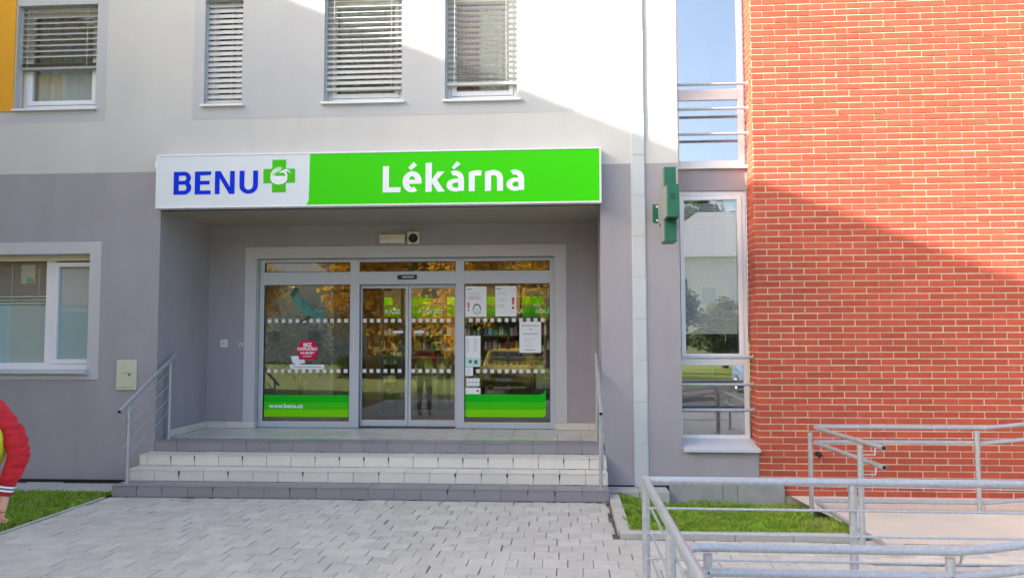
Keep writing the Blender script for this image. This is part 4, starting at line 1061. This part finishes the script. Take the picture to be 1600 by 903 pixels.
# ================================================================== PERSON at the left edge
def skin_mesh(name, verts, edges, radii, root_i, matn, parent, sub=2, folds=0):
    me = bpy.data.meshes.new(name); me.from_pydata(verts, edges, []); o = bpy.data.objects.new(name, me); COL.objects.link(o)
    md = o.modifiers.new('skin', 'SKIN'); md.use_smooth_shade = True
    for i, r_ in enumerate(radii):
        sv = me.skin_vertices[0].data[i]; sv.radius = r_ if isinstance(r_, tuple) else (r_, r_); sv.use_root = (i == root_i)
    ss = o.modifiers.new('sub', 'SUBSURF'); ss.levels = sub; ss.render_levels = sub
    bpy.context.view_layer.update()
    ev = bpy.data.meshes.new_from_object(o.evaluated_get(bpy.context.evaluated_depsgraph_get()))
    bpy.data.objects.remove(o)
    ev.materials.clear(); ev.materials.append(M[matn]); ev.polygons.foreach_set('use_smooth', [True]*len(ev.polygons))
    if folds:
        ev.update(); nn = [v.normal.copy() for v in ev.vertices]
        for v, n_ in zip(ev.vertices, nn):
            c = v.co
            w1 = noise.noise(Vector((c.x*9, c.y*9, c.z*26))); w2 = noise.noise(Vector((c.x*26+5, c.y*26, c.z*52)))
            ridge = 1-2*abs(w1)
            v.co = c+n_*folds*(.75*ridge+.35*w2-.3)
        ev.update()
    return stamp(ev, name, parent, (0, 0, 0))
pX, pY = -3.44, -5.66
PE = thing('person', 'person in a red jacket with striped cuffs, cut off by the left edge', 'person', (pX, pY, 0))
P = lambda x, y, z: (pX+x, pY+y, z)
# bare body: head, neck, trunk, arms and legs as one surface
bv = [P(0,0,.98), P(0,.01,1.18), P(0,0,1.42), P(0,-.02,1.56), P(0,-.05,1.68), P(0,-.05,1.80),
      P(.16,0,1.45), P(.315,.02,1.21), P(.262,-.02,1.01), P(.25,-.03,.955),
      P(-.16,0,1.45), P(-.32,.02,1.215), P(-.27,-.12,1.0), P(-.25,-.16,.93),
      P(.10,0,.90), P(.12,-.01,.50), P(.12,.03,.09), P(.12,-.12,.045), P(-.10,0,.90), P(-.12,-.01,.50), P(-.12,.03,.09), P(-.12,-.12,.045)]
be = [(0,1),(1,2),(2,3),(3,4),(4,5),(2,6),(6,7),(7,8),(8,9),(2,10),(10,11),(11,12),(12,13),(0,14),(14,15),(15,16),(16,17),(0,18),(18,19),(19,20),(20,21)]
br = [(.14,.10),(.13,.10),(.15,.10),.055,(.075,.09),(.065,.085),.055,.034,.028,.030,.055,.034,.028,.030,.08,.055,.042,.035,.08,.055,.042,.035]
skin_mesh('body', bv, be, br, 0, 'skin', PE)
# jacket
jv = [P(0,0,1.0), P(0,.01,1.2), P(0,0,1.40), P(0,0,1.49), P(.16,.0,1.455), P(.238,.01,1.37), P(.312,.015,1.225), P(.302,.01,1.17), P(.280,-.01,1.09), P(.264,-.020,1.03),
      P(-.17,0,1.46), P(-.255,.01,1.36), P(-.33,.02,1.215), P(-.30,-.06,1.10), P(-.275,-.11,1.03)]
je = [(0,1),(1,2),(2,3),(2,4),(4,5),(5,6),(6,7),(7,8),(8,9),(2,10),(10,11),(11,12),(12,13),(13,14)]
jr = [(.15,.125),(.155,.13),(.16,.125),(.10,.09),.076,.070,.062,.055,.052,.043,.085,.082,.078,.07,.06]
skin_mesh('jacket', jv, je, jr, 0, 'jacket', PE, 4, .011)
def cuff(sx_, a, b):
    a, b = Vector(a), Vector(b); d = b-a
    for i, (t0, t1, m_) in enumerate(((0, .2, 'rib'), (.2, .34, 'paper'), (.34, .5, 'ink'), (.5, .64, 'paper'), (.64, 1, 'rib'))):
        part(MB().tube([a+d*t0, a+d*(t0+t1)/2, a+d*t1], .05, 16, radii=[.044-.005*t0, .045-.005*t0, .044-.005*t1]), 'cuff', m_, PE, smooth=True)
cuff(1, P(.266,-.018,1.05), P(.255,-.028,.985)); cuff(-1, P(-.278,-.105,1.035), P(-.258,-.145,.965))
# trousers, shoes, vest, hair
skin_mesh('trousers', [P(0,0,1.0), P(.10,0,.88), P(.12,-.01,.5), P(.12,.02,.12), P(-.10,0,.88), P(-.12,-.01,.5), P(-.12,.02,.12)], [(0,1),(1,2),(2,3),(0,4),(4,5),(5,6)], [(.17,.12),.105,.075,.062,.105,.075,.062], 0, 'jeans', PE)
for s_ in (-1, 1): skin_mesh('shoe', [P(.12*s_,.06,.055), P(.12*s_,-.04,.05), P(.12*s_,-.16,.042)], [(0,1),(1,2)], [.052,.05,.04], 0, 'shoe', PE)
vz = [1.10, 1.16, 1.24, 1.33, 1.42, 1.48]; vr = [(.17,.18),(.225,.21),(.25,.22),(.25,.21),(.215,.18),(.12,.12)]
vm = MB(); n = 28; b0 = 0
for z, (rx_, ry_) in zip(vz, vr):
    for j in range(n): vm.v.append(P(.005+rx_*math.cos(2*math.pi*j/n), -.07+ry_*math.sin(2*math.pi*j/n), z))
for i in range(len(vz)-1):
    for j in range(n): vm.f.append((i*n+j, i*n+(j+1) % n, (i+1)*n+(j+1) % n, (i+1)*n+j)); vm.mi.append(0)
part(vm, 'vest', 'vest', PE, smooth=True)
hm = MB(); n = 20
for i in range(8):
    t_ = i/7*R(115)
    for j in range(n):
        a = 2*math.pi*j/n; front = max(0, -math.sin(a)); tt = t_*(1-.45*front)
        hm.v.append(P(.096*math.sin(tt)*math.cos(a), -.035+.112*math.sin(tt)*math.sin(a), 1.765+.125*math.cos(tt)))
for i in range(7):
    for j in range(n): hm.f.append((i*n+j, i*n+(j+1) % n, (i+1)*n+(j+1) % n, (i+1)*n+j)); hm.mi.append(0)
part(hm, 'hair', 'hair', PE, smooth=True)
for s_ in (-1, 1):
    part(MB().tube([P(.033*s_,-.128,1.735), P(.033*s_,-.118,1.735)], .014, 10), 'eye', 'ink', PE)
part(MB().prism_yz([(pY-.165, 1.695), (pY-.12, 1.75), (pY-.11, 1.69)], pX-.014, pX+.014), 'nose', 'skin', PE)
part(MB().box(pX-.025, pX+.025, pY-.142, pY-.11, 1.655, 1.664), 'mouth', 'rib', PE)
# hands: palm and five bent fingers
def hand(w0, s_):
    w0 = Vector(w0); dn = Vector((-.10*s_, -.12, -.98)).normalized(); side = Vector((s_*.85, -.45, .14)); side = (side-side.dot(dn)*dn).normalized(); fwd = dn.cross(side).normalized()
    if fwd.y > 0: fwd = -fwd
    verts = [tuple(w0-dn*.03), tuple(w0+dn*.02), tuple(w0+dn*.06), tuple(w0+dn*.085)]; ed = [(0,1),(1,2),(2,3)]; rad = [(.030,.026),(.034,.024),(.042,.022),(.040,.018)]
    Hn = skin_mesh('hand', verts, ed, rad, 0, 'skin', PE)
    for q, (o_, l) in enumerate(((-.030, .066), (-.010, .075), (.010, .070), (.029, .055))):
        b_ = w0+dn*.078+side*o_; m1 = b_+dn*l*.5+fwd*.006; m2 = m1+dn*l*.25-fwd*.018; e_ = m2+dn*.006-fwd*.022
        skin_mesh('finger', [tuple(b_), tuple(m1), tuple(m2), tuple(e_)], [(0,1),(1,2),(2,3)], [.0105,.0095,.009,.0075], 0, 'skin', PE, 1)
    b_ = w0+dn*.03-side*.033; skin_mesh('thumb', [tuple(b_), tuple(b_+dn*.03-side*.018-fwd*.004), tuple(b_+dn*.06-side*.018-fwd*.012)], [(0,1),(1,2)], [.0135,.012,.009], 0, 'skin', PE, 1)
hand(P(.264,-.032,.975), 1); hand(P(-.255,-.15,.955), -1)

# ================================================================== ACROSS THE STREET (mirrored in the glass)
def leaf_crown(n, rad, cen, matn, seed, size=(.16, .34), clumps=34):
    rn = random.Random(seed); mb = MB(); cl = []
    for _ in range(clumps):
        d = Vector((rn.gauss(0, 1), rn.gauss(0, 1), rn.gauss(0, 1))).normalized()*rn.uniform(.35, 1.0)
        cl.append((Vector((cen[0]+d.x*rad[0], cen[1]+d.y*rad[1], cen[2]+d.z*rad[2])), rn.uniform(.22, .42)))
    for _ in range(n):
        c, r_ = rn.choice(cl); d = Vector((rn.gauss(0, 1), rn.gauss(0, 1), rn.gauss(0, 1))).normalized()*rn.random()**.4
        p = c+Vector((d.x*rad[0]*r_, d.y*rad[1]*r_, d.z*rad[2]*r_)); a = Vector((rn.gauss(0, 1), rn.gauss(0, 1), rn.gauss(0, .6))).normalized(); b = a.cross(Vector((rn.random()-.5, rn.random()-.5, rn.random()))).normalized(); l = rn.uniform(*size)
        mb.face([p-a*l*.5, p+b*l*.32, p+a*l*.5, p-b*l*.32])
    return mb, [c for c, _ in cl]
def tree(loc, h, rad, matn, label, seed, group=None, n=6500):
    T = thing('tree', label, 'tree', loc, group); x, y, z = loc; rn = random.Random(seed+5)
    mb, cl = leaf_crown(n, rad, (x, y, z+h-rad[2]*.9), matn, seed)
    tk = MB(); top = Vector((x, y, z+h-rad[2]))
    tk.tube([(x, y, z-.1), (x+.05, y, z+h*.25), tuple(top)], .2, 9, radii=[.24, .17, .08])
    for c in cl[:14]:
        s0 = Vector((x+.05, y, z+h*rn.uniform(.25, .5))); md_ = s0.lerp(c, .5)+Vector((0, 0, .2)); tk.tube([tuple(s0), tuple(md_), tuple(c)], .05, 5, radii=[.07, .045, .015])
    part(tk, 'trunk', 'bark', T, smooth=True); tag(part(mb, 'crown', matn, T), kind='stuff')
G_ = 'trees across the street'
tree((-10.2, -27, -.02), 8.6, (3.4, 2.6, 4.2), 'leaf_yellow', 'golden autumn tree mirrored in the left door leaf', 11, G_)
tree((-5.4, -30, -.02), 8.8, (2.9, 2.5, 4.2), 'leaf_yellow', 'golden autumn tree mirrored beside the door gap', 12, G_)
tree((-1.2, -34, -.02), 9.4, (3.0, 2.5, 3.9), 'leaf_yellow', 'thin golden tree mirrored in the right entrance pane', 13, G_, 4200)
tree((5.6, -36, -.02), 5.4, (1.8, 2.0, 2.2), 'leaf_green', 'dark green tree mirrored in the stairwell window', 14, G_)
tree((9.6, -38, -.02), 3.9, (2.0, 2.0, 1.7), 'leaf_green', 'low dark tree mirrored at the stairwell window sash', 15, G_)
tree((-18, -30, -.02), 8.5, (3.2, 2.8, 3.2), 'leaf_yellow', 'golden tree standing at the far left across the street', 16, G_)
for i, (x, y, l) in enumerate(((-9, -23.5, 3.4), (-4.2, -24, 3.0))):
    T = thing('hedge', ('clipped yellow green hedge below the golden tree mirrored in the left door leaf', 'clipped yellow green hedge mirrored behind the parked yellow car')[i], 'hedge', (x, y, -.02))
    mb = MB(); rn = random.Random(40+i)
    for _ in range(2600):
        p = Vector((x+rn.uniform(-l, l)*.5, y+rn.gauss(0, .3), rn.uniform(0, 1.0))); a = Vector((rn.gauss(0, 1), rn.gauss(0, 1), rn.gauss(0, 1))).normalized(); b = a.cross(Vector((.3, .5, .8))).normalized(); s_ = rn.uniform(.06, .12)
        mb.face([p-a*s_, p+b*s_*.6, p+a*s_, p-b*s_*.6])
    tag(part(mb, 'foliage', 'leaf_green', T), kind='stuff')
def house(loc, w_, d_, h_, rh, wallm, label, name='house'):
    T = thing(name, label, 'house', loc); x, y, z = loc
    part(MB().box(x-w_/2, x+w_/2, y-d_/2, y+d_/2, z-.2, h_), 'wall', wallm, T)
    ov = .4; a, b, c, d = x-w_/2-ov, x+w_/2+ov, y-d_/2-ov, y+d_/2+ov; rx0, rx1 = x-w_/2+d_*.45, x+w_/2-d_*.45
    r_ = MB(); p = [(a, c, h_), (b, c, h_), (b, d, h_), (a, d, h_), (rx0, y, h_+rh), (rx1, y, h_+rh)]
    r_.v = p; r_.f = [(0, 1, 5, 4), (1, 2, 5), (2, 3, 4, 5), (3, 0, 4), (3, 2, 1, 0)]; r_.mi = [0]*5
    part(r_, 'roof', 'roof', T)
    nwin = max(2, int(w_/3))
    for fl in range(2):
        for k in range(nwin):
            wx = x-w_/2+w_*(k+.5)/nwin; wz = 1.1+2.9*fl
            if wz+1.4 > h_: continue
            part(MB().box(wx-.6, wx+.6, y+d_/2-.02, y+d_/2+.04, wz, wz+1.4), 'window', 'pvc', T); part(MB().box(wx-.5, wx+.5, y+d_/2+.041, y+d_/2+.05, wz+.1, wz+1.3), 'pane', 'glass_win', T)
house((14.6, -50, -.02), 19, 11, 7.4, 4.0, 'house', 'large pale house with hipped roof mirrored in the stairwell window')
house((13.5, -42, -.02), 3.0, 4, 4.2, 1.2, 'house_yellow', 'small yellow house mirrored at the right edge of the stairwell window')
house((-26, -52, -.02), 16, 10, 6.2, 3.2, 'house', 'pale house behind the golden trees across the street')
rn = random.Random(77); mb = MB()  # far tree belt added to block low sky light and darken the entrance recess
for _ in range(16000):
    x = rn.uniform(-85, 70); top = 13+2.5*math.sin(x*.21)+1.6*math.sin(x*.57+1); z = top*rn.random()**.8; y = -64+rn.gauss(0, 2.5)
    p = Vector((x, y, z)); a = Vector((rn.gauss(0, 1), rn.gauss(0, 1), rn.gauss(0, .6))).normalized(); b = a.cross(Vector((rn.random()-.5, rn.random()-.5, rn.random()))).normalized(); l = rn.uniform(.5, 1.1)
    mb.face([p-a*l, p+b*l*.7, p+a*l, p-b*l*.7])
tag(mb.build('sky_block_trees', 'leaf_green'), 'added far belt of trees blocking low sky light across the street', 'trees', kind='stuff')
def car(loc, matn, label, rot=0):
    T = thing('parked_car', label, 'car', loc); T.rotation_euler = (0, 0, rot); 
    Wd = .86
    prof = [(-2.1, .30), (2.1, .30), (2.15, .55), (2.1, .78), (1.55, .92), (1.1, .98), (.45, 1.42), (-.95, 1.46), (-1.75, 1.05), (-2.1, .98)]  # +y is the front
    body = MB(); n = len(prof); cols_ = []
    for s_, ins_ in ((-1, 1), (1, 1)):
        pass
    ring_ = lambda k, xo, sh: [(xo, p[0]*sh, p[1]) for p in prof]
    sect = []
    for xo, tz in ((-.84, 1.0), (-.72, 1.0), (.72, 1.0), (.84, 1.0)):
        sec = []
        for (yy, zz_) in prof:
            x_ = xo
            if zz_ > 1.0: x_ = xo*(.86 if abs(xo) > .8 else .9)
            if abs(xo) > .8: yy_ = yy*.96; zz2 = zz_-.03 if zz_ > .5 else zz_+.03
            else: yy_, zz2 = yy, zz_
            sec.append((x_, yy_, zz2))
        sect.append(sec)
    for sec in sect: body.v += sec
    for a in range(3):
        for i in range(n):
            j = (i+1) % n; body.f.append((a*n+i, a*n+j, (a+1)*n+j, (a+1)*n+i)); body.mi.append(0)
    body.f.append(tuple(range(n))); body.f.append(tuple(range(4*n-1, 3*n-1, -1))); body.mi += [0, 0]
    body.build('body', matn, T, bevel=.03)
    MB().face([(-.62, 1.08, 1.02), (.62, 1.08, 1.02), (.56, .50, 1.405), (-.56, .50, 1.405)]).build('windscreen', 'glass_car', T)
    for s_ in (-1, 1):
        MB().face([(s_*.775, .85, 1.06), (s_*.745, .38, 1.34), (s_*.745, -.85, 1.36), (s_*.775, -1.35, 1.08)]).build('side_window', 'black', T)
        MB().prism_xz([(s_*.70, .62), (s_*.46, .64), (s_*.48, .76), (s_*.72, .79)], 2.11, 2.17).build('headlight', 'lamp_glass', T)
        MB().box(s_*.93-.08, s_*.93+.08, .80, .90, 1.0, 1.12).build('mirror', matn, T, bevel=.02)
        for yy in (1.3, -1.3):
            wl = MB().tube([(s_*.68, yy, .31), (s_*.87, yy, .31)], .31, 22).build('wheel', 'tyre', T, smooth=True)
            MB().tube([(s_*.87, yy, .31), (s_*.878, yy, .31)], .2, 16).build('rim', 'alu', wl)
    MB().box(-.40, .40, 2.12, 2.17, .60, .72).build('grille', 'black', T); MB().box(-.6, .6, 2.13, 2.18, .36, .48).build('lower_grille', 'black', T)
    MB().box(-.26, .26, 2.175, 2.185, .49, .59).build('number_plate', 'paper', T)
car((-2.0, -14.2, -.01), 'car_yellow', 'yellow parked car mirrored above the green foil of the right pane')
car((.45, -14.6, -.01), 'car_silver', 'silver parked car mirrored at the right edge of the right pane')
car((6.6, -15.2, -.01), 'car_blue', 'dark blue parked car mirrored in the stairwell window')
